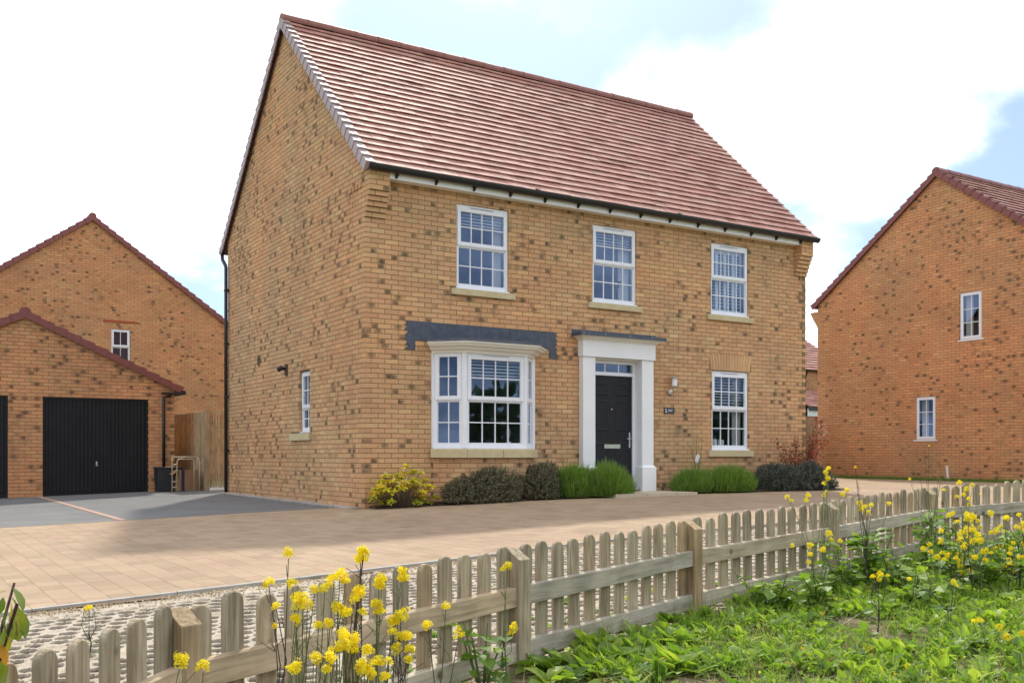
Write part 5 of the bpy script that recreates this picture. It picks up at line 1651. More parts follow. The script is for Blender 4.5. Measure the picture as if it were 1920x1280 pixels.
def lavender(label, x, y, r, h, n, seed):
    t = empty('lavender_bush', (x, y, gz(x, y) + .02))
    tag(t, label, 'shrub', 'lavender bushes by the front wall')
    r_ = np.random.default_rng(seed)
    # short leafy shoots packed through a dome, each pointing out and up
    d = r_.standard_normal((n, 3)); d[:, 2] = np.abs(d[:, 2]) * .9 + .05; d /= np.linalg.norm(d, axis=1, keepdims=True)
    lm = .74 + .26 * lump(d, seed + 5, 9)
    rad = (.40 + .66 * r_.random(n) ** .55) * lm
    p = d * rad[:, None] * np.array([r, r * .85, h * .86])
    sd = d * np.array([.70, .70, .35]) + np.array([0, 0, .85]) + r_.normal(0, .15, (n, 3))
    ln = r_.uniform(.06, .20, n)
    p = p - sd / np.linalg.norm(sd, axis=1, keepdims=True) * (ln * np.where(r_.random(n) < .3, .15, .7))[:, None]
    p[:, 2] = np.maximum(p[:, 2], .0)
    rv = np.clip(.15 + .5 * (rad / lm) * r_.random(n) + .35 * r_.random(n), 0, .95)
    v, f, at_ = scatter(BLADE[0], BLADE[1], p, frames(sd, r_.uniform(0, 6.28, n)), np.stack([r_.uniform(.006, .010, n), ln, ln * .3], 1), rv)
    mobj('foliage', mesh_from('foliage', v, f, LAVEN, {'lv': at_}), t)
    k = 160
    v, f, at_ = scatter(BLADE[0], BLADE[1], d[:k] * np.array([r, r * .85, h * .82]) * lm[:k, None], frames(sd[:k] + np.array([0, 0, .3]), r_.uniform(0, 6, k)), np.stack([np.full(k, .007), r_.uniform(.05, .11, k), np.full(k, .01)], 1), np.full(k, 1.0))
    tag(mobj('flower_stalks', mesh_from('flower_stalks', v, f, LAVEN, {'lv': at_}), t), kind='stuff')
    twigs(t, 40, r * .7, r * .6, h * .7, TWIG)
    return t
leafy_mound('hebe_shrub', 'broad bronze green shrub below the bay window', 1.76, -.38, .88, .38, .66, 26000, HEBE, (.020, .036), 11)
leafy_mound('hebe_shrub', 'dark rounded shrub between bay window and lavender', 2.88, -.38, .52, .38, .76, 19000, HEBE, (.020, .036), 12)
leafy_mound('hebe_shrub', 'dark grey green shrub beside lavender right of door', 7.95, -.62, .66, .44, .62, 19000, HEBE2, (.020, .034), 13)
leafy_mound('hebe_shrub', 'dark grey green shrub at the right house corner', 8.92, -.66, .72, .46, .64, 20000, HEBE2, (.020, .034), 14)
lavender('bright green lavender bush left of the other beside the door', 3.55, -.42, .46, .66, 17000, 21)
lavender('bright green lavender bush directly in front of door pilaster', 4.12, -.62, .52, .68, 20000, 22)
lavender('green lavender bush right of door nearest the pilaster', 6.08, -.48, .50, .50, 15000, 23)
lavender('green lavender bush in front of ground floor window', 6.82, -.58, .62, .58, 20000, 24)
# golden shrub with white blossom at the corner
t = empty('golden_shrub', (.50, -.30, gz(.5, -.3) + .02))
tag(t, 'yellow leaved shrub with white flowers at the left house corner', 'shrub')
r_ = np.random.default_rng(31)
ns = 70
d = r_.standard_normal((ns, 3)); d[:, 2] = np.abs(d[:, 2]) * .9; d /= np.linalg.norm(d, axis=1, keepdims=True)
tip = d * (np.array([.52, .28, .60]) * (.55 + .45 * r_.random((ns, 1)) ** .5)); tip[:, 2] += .03
P, Dd, S, Rv = [], [], [], []
for i in range(ns):
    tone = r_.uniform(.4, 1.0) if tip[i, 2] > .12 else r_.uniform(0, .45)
    for k in range(17):
        a = k * 2.4; el = r_.uniform(.0, .95)
        P.append(tip[i] + r_.normal(0, .008, 3)); Dd.append((math.cos(a) * math.cos(el) + d[i, 0] * .5, math.sin(a) * math.cos(el) + d[i, 1] * .5, math.sin(el)))
        S.append(r_.uniform(.055, .10)); Rv.append(min(1, max(0, tone + r_.normal(0, .12))))
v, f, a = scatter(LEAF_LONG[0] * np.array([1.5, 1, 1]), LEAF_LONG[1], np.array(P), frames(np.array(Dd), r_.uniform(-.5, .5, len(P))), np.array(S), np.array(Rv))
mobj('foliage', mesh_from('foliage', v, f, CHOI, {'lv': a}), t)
n = 150
ci = r_.integers(0, 9, n)
P = tip[ci] + np.array([0, -.02, .03]) + r_.normal(0, .022, (n, 3))
v, f, a = scatter(LEAF_SMALL[0] * np.array([1.3, 1, 1]), LEAF_SMALL[1], P, frames(r_.standard_normal((n, 3)) + np.array([0, -.3, .8]), r_.uniform(0, 6, n)), r_.uniform(.016, .026, n))
mobj('blossom', mesh_from('blossom', v, f, WHITEFL, {'lv': a}), t)
m = MB()
for i in range(ns): m.tube([(tip[i, 0] * .1, tip[i, 1] * .1, -.02), (tip[i, 0] * .5, tip[i, 1] * .6, tip[i, 2] * .6), tuple(tip[i])], [.007, .005, .003], 4, False)
m.build('stems', TWIG, t)
def open_shrub(name, label, x, y, stems, n, mat, size, seed, cat='shrub'):
    t = empty(name, (x, y, gz(x, y) + .01)); tag(t, label, cat)
    r_ = np.random.default_rng(seed)
    m = MB(); P, Dd = [], []
    for (ex_, ey_, ez_) in stems:
        pts = [np.array((ex_ * s_ ** 1.6 + r_.normal(0, .012), ey_ * s_ ** 1.6, ez_ * s_)) for s_ in (0, .3, .6, .85, 1)]
        m.tube([tuple(p) for p in pts], [.009, .007, .005, .003, .002], 5, False)
        for k in range(n // len(stems)):
            s_ = r_.uniform(.38, 1.05); i = min(3, int(s_ * 4)); 
            p = pts[0] * 0 + np.array((ex_ * s_ ** 1.6, ey_ * s_ ** 1.6, ez_ * s_)) + r_.normal(0, .045, 3)
            P.append(p); Dd.append(r_.standard_normal(3) + np.array((ex_, ey_, .5)))
    m.build('stems', TWIG, t)
    v, f, a = scatter(LEAF_LONG[0] * np.array([1.4, 1, 1]), LEAF_LONG[1], np.array(P), frames(np.array(Dd), r_.uniform(0, 6, len(P))), r_.uniform(size[0], size[1], len(P)))
    mobj('foliage', mesh_from('foliage', v, f, mat, {'lv': a}), t)
    return t
rs = open_shrub('red_leaved_shrub', 'tall loose shrub with red tipped leaves at the far right corner', 9.15, -.34, [(-.75, 0, .85), (-.45, -.05, .75), (-.2, .05, .9), (.1, -.05, 1.0), (.3, 0, 1.15), (.45, 0, 1.22), (.2, .08, .8), (-.6, .05, .6), (.5, -.05, .95)], 1150, REDLEAF, (.035, .070), 41)
r_ = np.random.default_rng(42); n = 220
cc = np.array([(.30, 0, 1.18), (.46, 0, 1.24), (.50, -.05, 1.08), (.36, .02, 1.04)])[r_.integers(0, 4, n)]
v, f, a = scatter(LEAF_SMALL[0], LEAF_SMALL[1], cc + r_.normal(0, .04, (n, 3)), frames(r_.standard_normal((n, 3)), r_.uniform(0, 6, n)), r_.uniform(.010, .018, n))
mobj('blossom', mesh_from('blossom', v, f, WHITEFL, {'lv': a}), rs)
sp = open_shrub('young_sapling', 'small leafy sapling growing below the lamp', 6.42, -.26, [(-.16, 0, .85), (-.05, 0, .95), (.10, 0, .98), (.06, .05, .8), (-.10, .05, .7)], 150, LAVEN, (.022, .04), 43)
m = MB(); m.box(-.05, .05, -.004, .004, -.07, .07); lt_ = m.build('plant_label', PAINT, sp, (-.09, -.08, .60), (.2, .35, .3), bevel=.002)

# ---------------------------------------------------------------- yellow flowering weeds
def head_mesh(n, rx, rz, seed):
    r_ = np.random.default_rng(seed)
    fl_v, fl_f = [], []
    for k in range(4):
        a = k * math.pi / 2
        c, s = math.cos(a), math.sin(a); px_, py_ = -s, c
        b = len(fl_v)
        fl_v += [(c * .1, s * .1, 0), (c * .75 + px_ * .42, s * .75 + py_ * .42, .22), (c * 1.05, s * 1.05, .16), (c * .75 - px_ * .42, s * .75 - py_ * .42, .22)]
        fl_f.append((b, b + 3, b + 2, b + 1))
    T_, Fq = np.array(fl_v), np.array(fl_f)
    d = r_.standard_normal((n, 3)); d[:, 2] = np.abs(d[:, 2]) * 1.1 - .25; d /= np.linalg.norm(d, axis=1, keepdims=True)
    p = d * np.array([rx, rx, rz]) * r_.uniform(.55, 1.15, (n, 1))
    z = d + r_.normal(0, .3, (n, 3)) + np.array([0, 0, .25]); z /= np.linalg.norm(z, axis=1, keepdims=True)
    x = np.cross(z, r_.standard_normal((n, 3))); x /= np.linalg.norm(x, axis=1, keepdims=True)
    y = np.cross(z, x)
    v, f, a = scatter(T_, Fq, p, np.stack([x, y, z], 2), r_.uniform(.0075, .0105, n), r_.random(n))
    return mesh_from('flower_head', v, f, PETAL, {'lv': a})
HEADS = [head_mesh(15, .012, .014, 50), head_mesh(24, .018, .019, 51), head_mesh(32, .019, .030, 52), head_mesh(28, .019, .023, 53), head_mesh(9, .008, .010, 54), head_mesh(40, .020, .038, 55)]
def flower_plant(label, base, heads, group=None, leaves=6, dark=True, seed=0, cat='wildflower', name='rape_plant'):
    """base (px, Z) of the foot; heads (px, py, Z, kind) of the flower clusters"""
    r_ = np.random.default_rng(seed + 900)
    b = at(base[0], 900, base[1]); b[2] = gz(b[0], b[1]) - .005
    t = empty(name, tuple(b)); tag(t, label, cat, group)
    m = MB()
    pts = [at(h[0], h[1], h[2]) - b for h in heads]
    top = max(p[2] for p in pts)
    cen = np.mean(pts, axis=0)
    trunk_top = np.array([cen[0] * .55, cen[1] * .55, top * .50])
    m.tube([(0, 0, -.02), tuple(trunk_top * .5 + r_.normal(0, .012, 3) * np.array([1, 1, 0])), tuple(trunk_top)], [.0045, .0036, .0026], 6, False)
    for p, h in zip(pts, heads):
        s = min(.95, max(.25, r_.uniform(.45, .95)))
        st = trunk_top * s if p[2] > trunk_top[2] * s + .04 else trunk_top * min(s, .3)
        mid = st + (p - st) * .5 + np.array([0, 0, -.02]) + r_.normal(0, .016, 3)
        m.tube([tuple(st), tuple(mid), tuple(p)], [.0022, .0017, .0011], 5, False)
        # a few pods and buds under the cluster
        for q in range(3):
            c = st + (p - st) * r_.uniform(.6, .92); e = c + np.array([r_.normal(0, .02), r_.normal(0, .02), .03])
            m.tube([tuple(c), tuple(e)], [.0011, .0007], 4, False)
    m.build('stem', STEMD if dark else STEM, t, smooth=True)
    for p, h in zip(pts, heads):
        if h[3] < 0: continue
        s = r_.uniform(.64, .90)
        o = mobj('flower_head', HEADS[h[3]], t, tuple(p + np.array([0, 0, .006])), (r_.normal(0, .35), r_.normal(0, .35), r_.uniform(0, 6.28)))
        o.scale = (s, s, s)
    if leaves:
        P, Dd = [], []
        for k in range(leaves):
            s = r_.uniform(.03, 1.0); a = r_.uniform(0, 6.28)
            P.append(trunk_top * s); Dd.append((math.cos(a), math.sin(a), r_.uniform(.1, .7)))
        v, f, a_ = scatter(LEAF_LOBED[0], LEAF_LOBED[1], np.array(P), frames(np.array(Dd), r_.uniform(-.4, .4, leaves)), r_.uniform(.03, .10, leaves), r_.random(leaves) * .8)
        mobj('leaves', mesh_from('leaves', v, f, WEED, {'lv': a_}), t)
    return t
GL = 'yellow flowering weeds along the fence'
FP = [
 ('yellow flower on a tall thin stem, leftmost of the clump by the second post', (512, 2.55), [(541, 1042, 2.62, 3), (504, 1098, 2.6, 1), (518, 1140, 2.58, 0), (515, 1178, 2.55, 4)]),
 ('bushy yellow weed with large flower clusters before the leaning rail', (552, 2.5), [(549, 1101, 2.55, 3), (556, 1126, 2.55, 3), (568, 1128, 2.53, 2), (576, 1143, 2.55, 3), (553, 1168, 2.5, 3), (590, 1112, 2.58, 3), (609, 1106, 2.58, 0), (560, 1138, 2.52, 2)]),
 ('yellow weed with its two top clusters side by side in front of pale', (600, 2.5), [(637, 1086, 2.6, 5), (648, 1094, 2.6, 1), (626, 1094, 2.6, 3), (633, 1145, 2.55, 3), (650, 1152, 2.55, 2), (615, 1175, 2.5, 3), (597, 1176, 2.5, 0)]),
 ('tallest yellow flower spike, standing high against the paving', (655, 2.62), [(680, 1048, 2.7, 5), (682, 1040, 2.7, 3), (676, 1054, 2.7, 3), (668, 1122, 2.65, 2), (675, 1116, 2.65, 3), (663, 1130, 2.63, 3), (680, 1152, 2.6, 1), (643, 1155, 2.6, 3)]),
 ('yellow weed with flowers level with the fence pale tops', (700, 2.7), [(716, 1093, 2.75, 3), (710, 1100, 2.75, 1), (754, 1078, 2.8, 3), (756, 1086, 2.8, 1), (706, 1142, 2.7, 3), (712, 1150, 2.7, 1)]),
 ('yellow weed with dense low clusters in front of the lower left rail', (640, 2.42), [(645, 1197, 2.45, 5), (658, 1212, 2.45, 3), (664, 1205, 2.45, 2), (648, 1215, 2.42, 3), (637, 1218, 2.42, 1), (620, 1224, 2.4, 4), (660, 1222, 2.45, 1)]),
 ('yellow weed with three stacked clusters over the upper rail', (735, 2.65), [(738, 1172, 2.7, 3), (752, 1158, 2.7, 2), (745, 1168, 2.7, 3), (733, 1190, 2.68, 3), (750, 1200, 2.66, 3), (762, 1197, 2.66, 1), (742, 1220, 2.64, 2), (768, 1226, 2.62, 3), (765, 1240, 2.6, 0)]),
 ('low yellow weed at the bottom edge left of the clump', (560, 2.34), [(588, 1240, 2.36, 3), (556, 1256, 2.36, 2), (548, 1260, 2.35, 1), (616, 1242, 2.36, 3), (612, 1258, 2.36, 0)]),
 ('low yellow weed at the bottom edge right of the clump', (700, 2.38), [(690, 1228, 2.42, 3), (708, 1246, 2.42, 1), (683, 1262, 2.4, 2), (676, 1255, 2.4, 3), (698, 1270, 2.4, 3), (722, 1274, 2.4, 1), (728, 1243, 2.42, 0)]),
 ('single yellow weed leaning over the rail right of the clump', (790, 2.9), [(836, 1140, 3.05, 1), (803, 1178, 2.95, 3), (860, 1192, 3.0, 2)]),
 ('small yellow weed against the nearest fence post', (352, 2.2), [(343, 1240, 2.25, 2), (338, 1248, 2.25, 0), (381, 1258, 2.22, 3)]),
 ('small green budded weed growing over the third post top', (935, 3.85), [(952, 1066, 3.95, 3), (943, 1070, 3.95, 0), (963, 1180, 3.9, 2), (957, 1190, 3.9, 0)]),
 ('thin weed with one yellow flower growing in the cellular paving', (166, 4.9), [(167, 1142, 4.9, 1), (158, 1143, 4.9, 4), (176, 1140, 4.9, -1)]),
 ('yellow weed rising above the pales left of the fourth post', (1525, 6.0), [(1516, 932, 6.2, 5), (1512, 940, 6.2, 1), (1477, 935, 6.2, 3), (1484, 940, 6.2, 0), (1588, 922, 6.3, 3), (1580, 928, 6.3, 1), (1545, 930, 6.2, 1)]),
 ('tall yellow weed standing before the dark shrub', (1540, 5.9), [(1548, 888, 6.1, 5), (1552, 900, 6.1, 3), (1545, 908, 6.1, 2), (1554, 880, 6.1, 1), (1549, 925, 6.1, 3)]),
 ('yellow weed with broad flower cluster across the pale tops', (1626, 6.2), [(1610, 946, 6.3, 5), (1622, 952, 6.3, 3), (1634, 950, 6.3, 3), (1615, 956, 6.3, 2), (1628, 962, 6.3, 1), (1667, 947, 6.4, 3), (1604, 878, 6.3, 4), (1606, 900, 6.3, -1)]),
 ('yellow weed in front of the fourth fence post', (1550, 5.5), [(1555, 1004, 5.6, 5), (1558, 1016, 5.6, 3), (1521, 1026, 5.5, 5), (1520, 1042, 5.5, 3), (1543, 1034, 5.55, 3), (1575, 1016, 5.6, 1), (1486, 1024, 5.5, 0), (1516, 1056, 5.5, 1)]),
 ('yellow weed with one upright spike in mid verge', (1740, 5.5), [(1744, 1024, 5.6, 5), (1745, 1038, 5.6, 3), (1731, 1032, 5.6, 3), (1757, 1046, 5.6, 1), (1770, 1050, 5.6, 0)]),
 ('low yellow weed in the middle of the verge', (1645, 5.1), [(1637, 1083, 5.15, 1), (1651, 1079, 5.15, 2), (1648, 1090, 5.15, 3), (1664, 1081, 5.15, 0)]),
 ('yellow weed standing over the far fence corner', (1800, 7.0), [(1798, 908, 7.2, 5), (1812, 920, 7.2, 5), (1808, 930, 7.2, 3), (1823, 912, 7.2, 3), (1817, 938, 7.2, 3), (1794, 933, 7.2, 1), (1770, 920, 7.2, 1), (1838, 928, 7.2, 4), (1818, 948, 7.2, 1)]),
 ('tall wispy green weed with bare branching stem above the fence', (1750, 6.9), [(1735, 842, 7.0, -1), (1742, 838, 7.0, 4), (1762, 880, 7.0, -1), (1767, 876, 7.0, -1), (1706, 900, 7.0, 4), (1725, 900, 7.0, -1)]),
 ('low yellow weed low on the right of the verge', (1790, 5.0), [(1788, 1094, 5.0, 2), (1794, 1100, 5.0, 0), (1705, 1087, 5.0, 0)]),
 ('small yellow weed near the right edge of the verge', (1835, 4.5), [(1837, 1166, 4.5, 1), (1825, 1166, 4.5, 0), (1873, 1178, 4.5, 1), (1887, 1196, 4.45, 1), (1915, 1190, 4.5, 1)]),
 ('small yellow flower low at the bottom of the verge', (1700, 4.05), [(1703, 1252, 4.1, 1), (1680, 1270, 4.05, 1)]),
]
for i, (lab, base, heads) in enumerate(FP):
    flower_plant(lab, base, heads, GL, leaves=(2 if 'wispy' in lab or 'single' in lab or 'cellular' in lab else 12), dark=('wispy' not in lab and i % 3 == 0), seed=i)
r_ = np.random.default_rng(77)
for i in range(20):      # the thick clump at the right edge
    px_ = r_.uniform(1775, 1925); Z = r_.uniform(5.8, 7.0)
    hs = []
    for k in range(int(r_.integers(4, 8))):
        hs.append((px_ + r_.normal(0, 15), r_.uniform(962, 1075), Z + r_.normal(0, .1), int(r_.choice([1, 2, 3, 3, 5]))))
    flower_plant('yellow flowering weed in the thick clump against the right edge', (px_, Z), hs, 'thick clump of yellow weeds at the right', leaves=9, dark=(i % 3 == 0), seed=200 + i)
# tall dark leafed weed at the fence corner
def leafy_weed(label, px_, Z, h, n, seed, spread=.16):
    r_ = np.random.default_rng(seed)
    b = at(px_, 900, Z); b[2] = gz(b[0], b[1])
    t = empty('leafy_weed', tuple(b)); tag(t, label, 'weed')
    m = MB(); P, Dd, S = [], [], []
    for s in range(7):
        e = np.array([r_.normal(0, spread * .6), r_.normal(0, spread * .6), h * r_.uniform(.6, 1)])
        m.tube([(0, 0, 0), tuple(e * .5 + r_.normal(0, .01, 3)), tuple(e)], [.005, .004, .002], 5, False)
        for k in range(n // 7):
            q = r_.uniform(.15, 1); a = r_.uniform(0, 6.28)
            P.append(e * q); Dd.append((math.cos(a), math.sin(a), r_.uniform(-.1, .6))); S.append(r_.uniform(.06, .13))
    m.build('stems', STEM, t)
    v, f, a_ = scatter(LEAF_LOBED[0], LEAF_LOBED[1], np.array(P), frames(np.array(Dd), r_.uniform(-.6, .6, len(P))), np.array(S), r_.random(len(P)) * .7)
    mobj('leaves', mesh_from('leaves', v, f, WEED, {'lv': a_}), t)
leafy_weed('tall dark green leafy weed hiding the far corner post', 1752, 7.1, .50, 110, 301)
leafy_weed('leafy green weed growing up the third post', 905, 3.95, .30, 26, 302, .1)
leafy_weed('leafy green weed in front of the fourth post', 1530, 5.6, .26, 46, 303)
leafy_weed('bushy green weed climbing the fence right of the fourth post', 1625, 6.35, .40, 80, 311)
leafy_weed('bright leafy weed before the fourth bay of the fence', 1680, 6.3, .30, 70, 312, .2)
leafy_weed('leafy weed under the yellow clump near the right edge', 1850, 6.2, .34, 90, 313, .25)
leafy_weed('leafy weed against the rail at the far right edge', 1905, 6.6, .36, 90, 314, .2)
leafy_weed('leafy weed beside the lower rail left of the fourth post', 1450, 5.6, .24, 50, 315)
leafy_weed('narrow leafy weed standing at the middle of the fourth bay', 1585, 6.2, .34, 60, 316, .12)
leafy_weed('spreading leafy weed below the wispy stem', 1790, 6.7, .36, 80, 317, .22)
leafy_weed('leafy weed low in the verge before the spike flower', 1715, 5.7, .22, 60, 318, .2)
leafy_weed('broad leaved green weed at the bottom beneath the yellow clump', 640, 2.42, .16, 22, 304, .12)

# ---------------------------------------------------------------- verge ground cover
def in_view(x, y, lo=-500, hi=2900):
    rel = np.stack([x - CAM[0], y - CAM[1]], 1)
    Z = rel @ FW[:2]; X = rel @ RT[:2]
    px_ = 960 + FPX * X / np.maximum(Z, .05)
    return (Z > 2.0) & (Z < 12) & (px_ > lo) & (px_ < hi), Z, px_
def vnoise(x, y):
    return .5 + .25 * (np.sin(x * 3.1 + 1.7 * np.sin(y * 2.3)) * np.cos(y * 2.7 + 1.3 * np.sin(x * 1.9))) + .25 * np.sin(x * 7.3 + y * 3.1) * np.sin(y * 8.1 - x * 2.2)
def verge_pts(n, bare, seed, pw=1.0):
    r_ = np.random.default_rng(seed)
    x = r_.uniform(-6.5, 9, n * 12); y = r_.uniform(-13.8, -8.4, n * 12)
    ok, Z, px_ = in_view(x, y)
    ok &= (y < fence_y(x) - .02)
    dens = vnoise(x, y) + .22 * np.clip((px_ - 1150) / 600, -1, 1)
    ok &= dens > bare + .25 * r_.random(len(x)) - .1
    x, y = x[ok][:n], y[ok][:n]
    return x, y, r_
# rosettes of broad and lobed leaves
allV, allF, allA = [], [], []
base_i = 0
for (tm_, n, k, smin, smax, seed, bare) in ((LEAF_BROAD, 1900, 8, .03, .09, 401, .56), (LEAF_LOBED, 2100, 8, .035, .10, 402, .54), (LEAF_LONG, 2100, 9, .04, .105, 403, .52)):
    x, y, r_ = verge_pts(n, bare, seed)
    n = len(x)
    ph = r_.uniform(0, 6.28, n)
    az = (ph[:, None] + np.arange(k)[None] * 2.4 + r_.normal(0, .2, (n, k))).ravel()
    el = np.clip(r_.normal(.85, .34, n * k), .05, 1.45)
    dirs = np.stack([np.cos(az) * np.cos(el), np.sin(az) * np.cos(el), np.sin(el)], 1)
    xx, yy = np.repeat(x, k), np.repeat(y, k)
    pos = np.stack([xx + r_.normal(0, .012, n * k), yy + r_.normal(0, .012, n * k), ground(xx, yy) + .004], 1)
    size = np.repeat(r_.uniform(smin, smax, n) * (1 + .3 * np.exp(-(fence_y(x) - y) / .4)), k) * r_.uniform(.6, 1.15, n * k)
    rv = np.clip(np.repeat(r_.random(n), k) * .7 + r_.random(n * k) * .3, 0, .97)
    rv = np.where(r_.random(n * k) < .015, 1.0, rv)
    v, f, a = scatter(tm_[0], tm_[1], pos, frames(dirs, r_.normal(0, .35, n * k)), size, rv)
    allV.append(v); allF.append(f + base_i); allA.append(a); base_i += len(v)
# the big-leaved cluster under the third bay of the fence
r_ = np.random.default_rng(430)
n, k = 95, 8
q = [at(px_, py_, Z_) for px_, py_, Z_ in zip(r_.uniform(1000, 1290, n), np.full(n, 1100), r_.uniform(4.1, 5.3, n))]
x = np.array([p[0] for p in q]); y = np.array([p[1] for p in q])
ok = y < fence_y(x) - .03; x, y = x[ok], y[ok]; n = len(x)
az = (r_.uniform(0, 6.28, n)[:, None] + np.arange(k)[None] * 2.4).ravel(); el = np.clip(r_.normal(.9, .35, n * k), .1, 1.45)
xx, yy = np.repeat(x, k), np.repeat(y, k)
v, f, a = scatter(LEAF_BROAD[0] * np.array([1.25, 1, 1]), LEAF_BROAD[1], np.stack([xx, yy, ground(xx, yy)], 1), frames(np.stack([np.cos(az) * np.cos(el), np.sin(az) * np.cos(el), np.sin(el)], 1), r_.normal(0, .4, n * k)), np.repeat(r_.uniform(.07, .14, n), k) * r_.uniform(.6, 1.1, n * k), np.clip(np.repeat(r_.random(n), k) * .6 + r_.random(n * k) * .3, 0, .9))
allV.append(v); allF.append(f + base_i); allA.append(a); base_i += len(v)
tag(mobj('weeds', mesh_from('weeds', np.concatenate(allV), np.concatenate(allF), WEED, {'lv': np.concatenate(allA)})), kind='stuff')
x, y, r_ = verge_pts(38000, .50, 410); n = len(x)
d_ = r_.standard_normal((n, 3)); d_[:, 2] = np.abs(d_[:, 2]) + .5
v, f, a = scatter(LEAF_SMALL[0], LEAF_SMALL[1], np.stack([x, y, ground(x, y) + r_.uniform(0, .06, n)], 1), frames(d_, r_.uniform(0, 6, n)), r_.uniform(.010, .026, n), r_.random(n) * .95)
tag(mobj('chickweed', mesh_from('chickweed', v, f, WEED, {'lv': a})), kind='stuff')
x, y, r_ = verge_pts(42000, .46, 411); n = len(x)
d_ = r_.normal(0, .42, (n, 3)); d_[:, 2] = 1
ln = r_.uniform(.04, .15, n) * (1 + 1.3 * np.exp(-(fence_y(x) - y) / .25) * r_.random(n))
v, f, a = scatter(BLADE[0], BLADE[1], np.stack([x, y, ground(x, y) - .004], 1), frames(d_, r_.uniform(0, 6, n)), np.stack([r_.uniform(.002, .0045, n), ln, ln], 1), r_.random(n))
tag(mobj('grass', mesh_from('grass', v, f, GRASS, {'lv': a})), kind='stuff')
x, y, r_ = verge_pts(11000, -.2, 412); n = len(x)
d_ = r_.normal(0, 1, (n, 3)); d_[:, 2] = np.abs(d_[:, 2]) * .18
v, f, a = scatter(BLADE[0], BLADE[1], np.stack([x, y, ground(x, y) + .012], 1), frames(d_, r_.uniform(0, 6, n)), np.stack([r_.uniform(.002, .004, n), r_.uniform(.05, .16, n), np.full(n, .1)], 1))
tag(mobj('dry_stalks', mesh_from('dry_stalks', v, f, STRAW, {'lv': a})), kind='stuff')
# sparse weeds in the cellular paving and along the fence foot
r_ = np.random.default_rng(420)
x = r_.uniform(-6.5, 4, 260); y = fence_y(x) + .05 + np.abs(r_.normal(0, .35, 260)); 
ok = y < kerb_y(x) - .05; x, y = x[ok], y[ok]; n = len(x); k = 7
az = (r_.uniform(0, 6.28, n)[:, None] + np.arange(k)[None] * 2.4).ravel(); el = np.clip(r_.normal(.6, .3, n * k), .05, 1.4)
xx, yy = np.repeat(x, k), np.repeat(y, k)
v, f, a = scatter(LEAF_BROAD[0], LEAF_BROAD[1], np.stack([xx, yy, ground(xx, yy) - .012], 1), frames(np.stack([np.cos(az) * np.cos(el), np.sin(az) * np.cos(el), np.sin(el)], 1), r_.normal(0, .3, n * k)), np.repeat(r_.uniform(.02, .07, n), k), np.repeat(r_.random(n), k))
tag(mobj('paving_weeds', mesh_from('paving_weeds', v, f, WEED, {'lv': a})), kind='stuff')
# lawn strip under the right-hand gable
n = 9000
x = r_.uniform(16.6, 17.36, n); y = r_.uniform(-2.3, 6.4, n)
d_ = r_.normal(0, .35, (n, 3)); d_[:, 2] = 1
v, f, a = scatter(BLADE[0], BLADE[1], np.stack([x, y, ground(x, y) - .01], 1), frames(d_, r_.uniform(0, 6, n)), np.stack([np.full(n, .007), r_.uniform(.05, .12, n), np.full(n, .06)], 1), r_.random(n) * .6)
tag(mobj('lawn_strip', mesh_from('lawn_strip', v, f, GRASS, {'lv': a})), kind='stuff')

# ---------------------------------------------------------------- foreground shrub at the left edge
b = at(-60, 900, 1.75); b[2] = gz(b[0], b[1])
t = empty('foreground_shrub', tuple(b))
tag(t, 'shrub with drooping green and orange leaves at the left edge', 'shrub')
m = MB()
for pts in ([(-60, 1500, 1.75), (-35, 1300, 1.75), (2, 1180, 1.76), (27, 1092, 1.77)], [(-35, 1300, 1.75), (5, 1215, 1.73), (32, 1132, 1.72)], [(-60, 1400, 1.75), (-20, 1260, 1.7), (0, 1235, 1.68)]):
    m.tube([tuple(at(*p) - b) for p in pts], [.006, .004, .003, .002][:len(pts)], 6, False)
m.tube([(0, 0, -.02), tuple(at(-60, 1500, 1.75) - b)], [.009, .007], 6, False)
m.build('stem', plain('purple_twig', (.07, .03, .03), .6, var=.2), t, smooth=True)
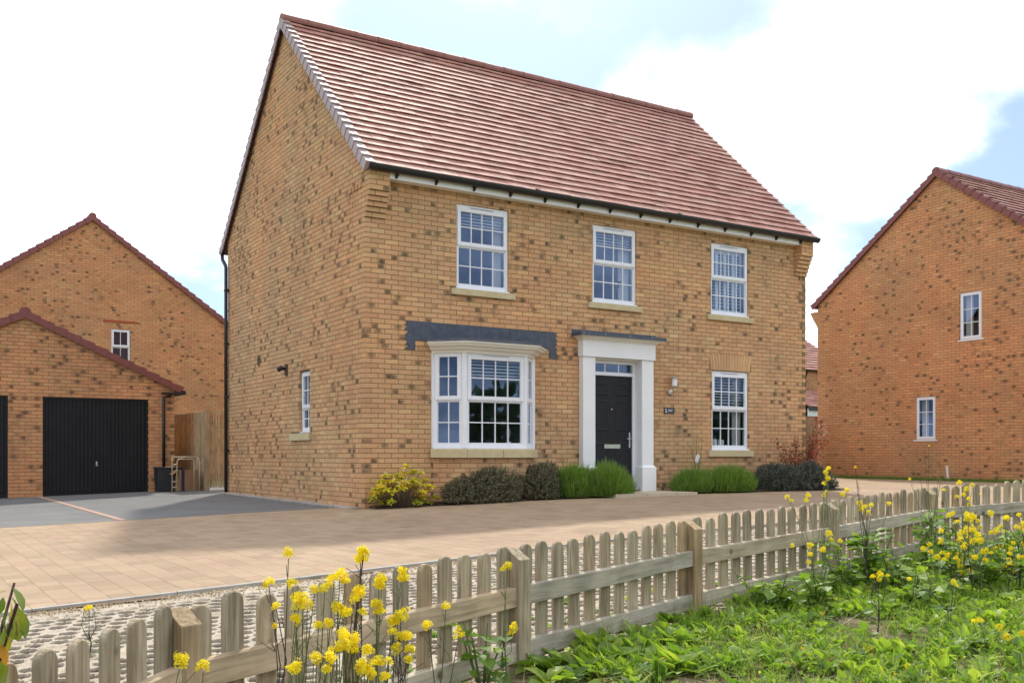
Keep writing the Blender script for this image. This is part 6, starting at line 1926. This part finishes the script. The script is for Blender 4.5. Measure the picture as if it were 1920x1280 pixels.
# (base px, tip px, length scale, tone)
LV = [((26, 1102), (50, 1132), .5), ((12, 1108), (-4, 1108), .45), ((20, 1118), (42, 1142), .55), ((30, 1136), (38, 1186), .6), ((32, 1140), (54, 1182), .5), ((14, 1138), (-2, 1190), .15),
      ((22, 1150), (36, 1196), .62), ((28, 1146), (44, 1176), .75), ((14, 1168), (32, 1198), .4), ((8, 1176), (22, 1222), .82), ((10, 1180), (0, 1206), .5), ((2, 1208), (12, 1240), .97),
      ((-2, 1226), (14, 1280), .55), ((-8, 1240), (4, 1290), .45), ((6, 1120), (0, 1150), .3), ((20, 1128), (26, 1160), .85), ((-6, 1168), (-2, 1214), .2), ((-10, 1196), (6, 1226), .92)]
for i, (p0, p1, tone) in enumerate(LV):
    Z = 1.70 + (i % 5) * .025
    a_, e_ = at(p0[0], p0[1], Z), at(p1[0], p1[1], Z + random.uniform(-.02, .02))
    ln = float(np.linalg.norm(e_ - a_))
    tv_ = LEAF_LONG[0] * np.array([1.5, 1, .6])
    v, f, at_ = scatter(tv_, LEAF_LONG[1], np.zeros((1, 3)), frames((e_ - a_)[None], np.array([random.uniform(-1.2, 1.2)])), np.array([ln * 1.1]), np.array([tone]))
    mobj('leaf', mesh_from('leaf', v, f, FGLEAF, {'lv': at_}, smooth=True), t, tuple(a_ - b))

# ---------------------------------------------------------------- belt of trees behind the viewer, mirrored in the panes
r_ = np.random.default_rng(500)
n = 5200
cx = r_.uniform(-25, 70, 60); cy = -44 + r_.normal(0, 2.5, 60); ch = r_.uniform(4.0, 7.0, 60)
i = r_.integers(0, 60, n)
d = r_.standard_normal((n, 3)); d /= np.linalg.norm(d, axis=1, keepdims=True)
pos = np.stack([cx[i], cy[i], ch[i] * .5], 1) + d * np.stack([np.full(n, 2.6), np.full(n, 2.2), ch[i] * .5], 1) * r_.uniform(.5, 1, (n, 1))
v, f, a = scatter(LEAF_SMALL[0] * np.array([1.6, 1, 1]), LEAF_SMALL[1], pos, frames(r_.standard_normal((n, 3)), r_.uniform(0, 6, n)), r_.uniform(.5, 1.1, n))
tag(mobj('tree_belt', mesh_from('tree_belt', v, f, leaf_mat('far_leaf', [(0, (.06, .09, .03)), (1, (.15, .20, .06))], .25), {'lv': a})), kind='stuff')
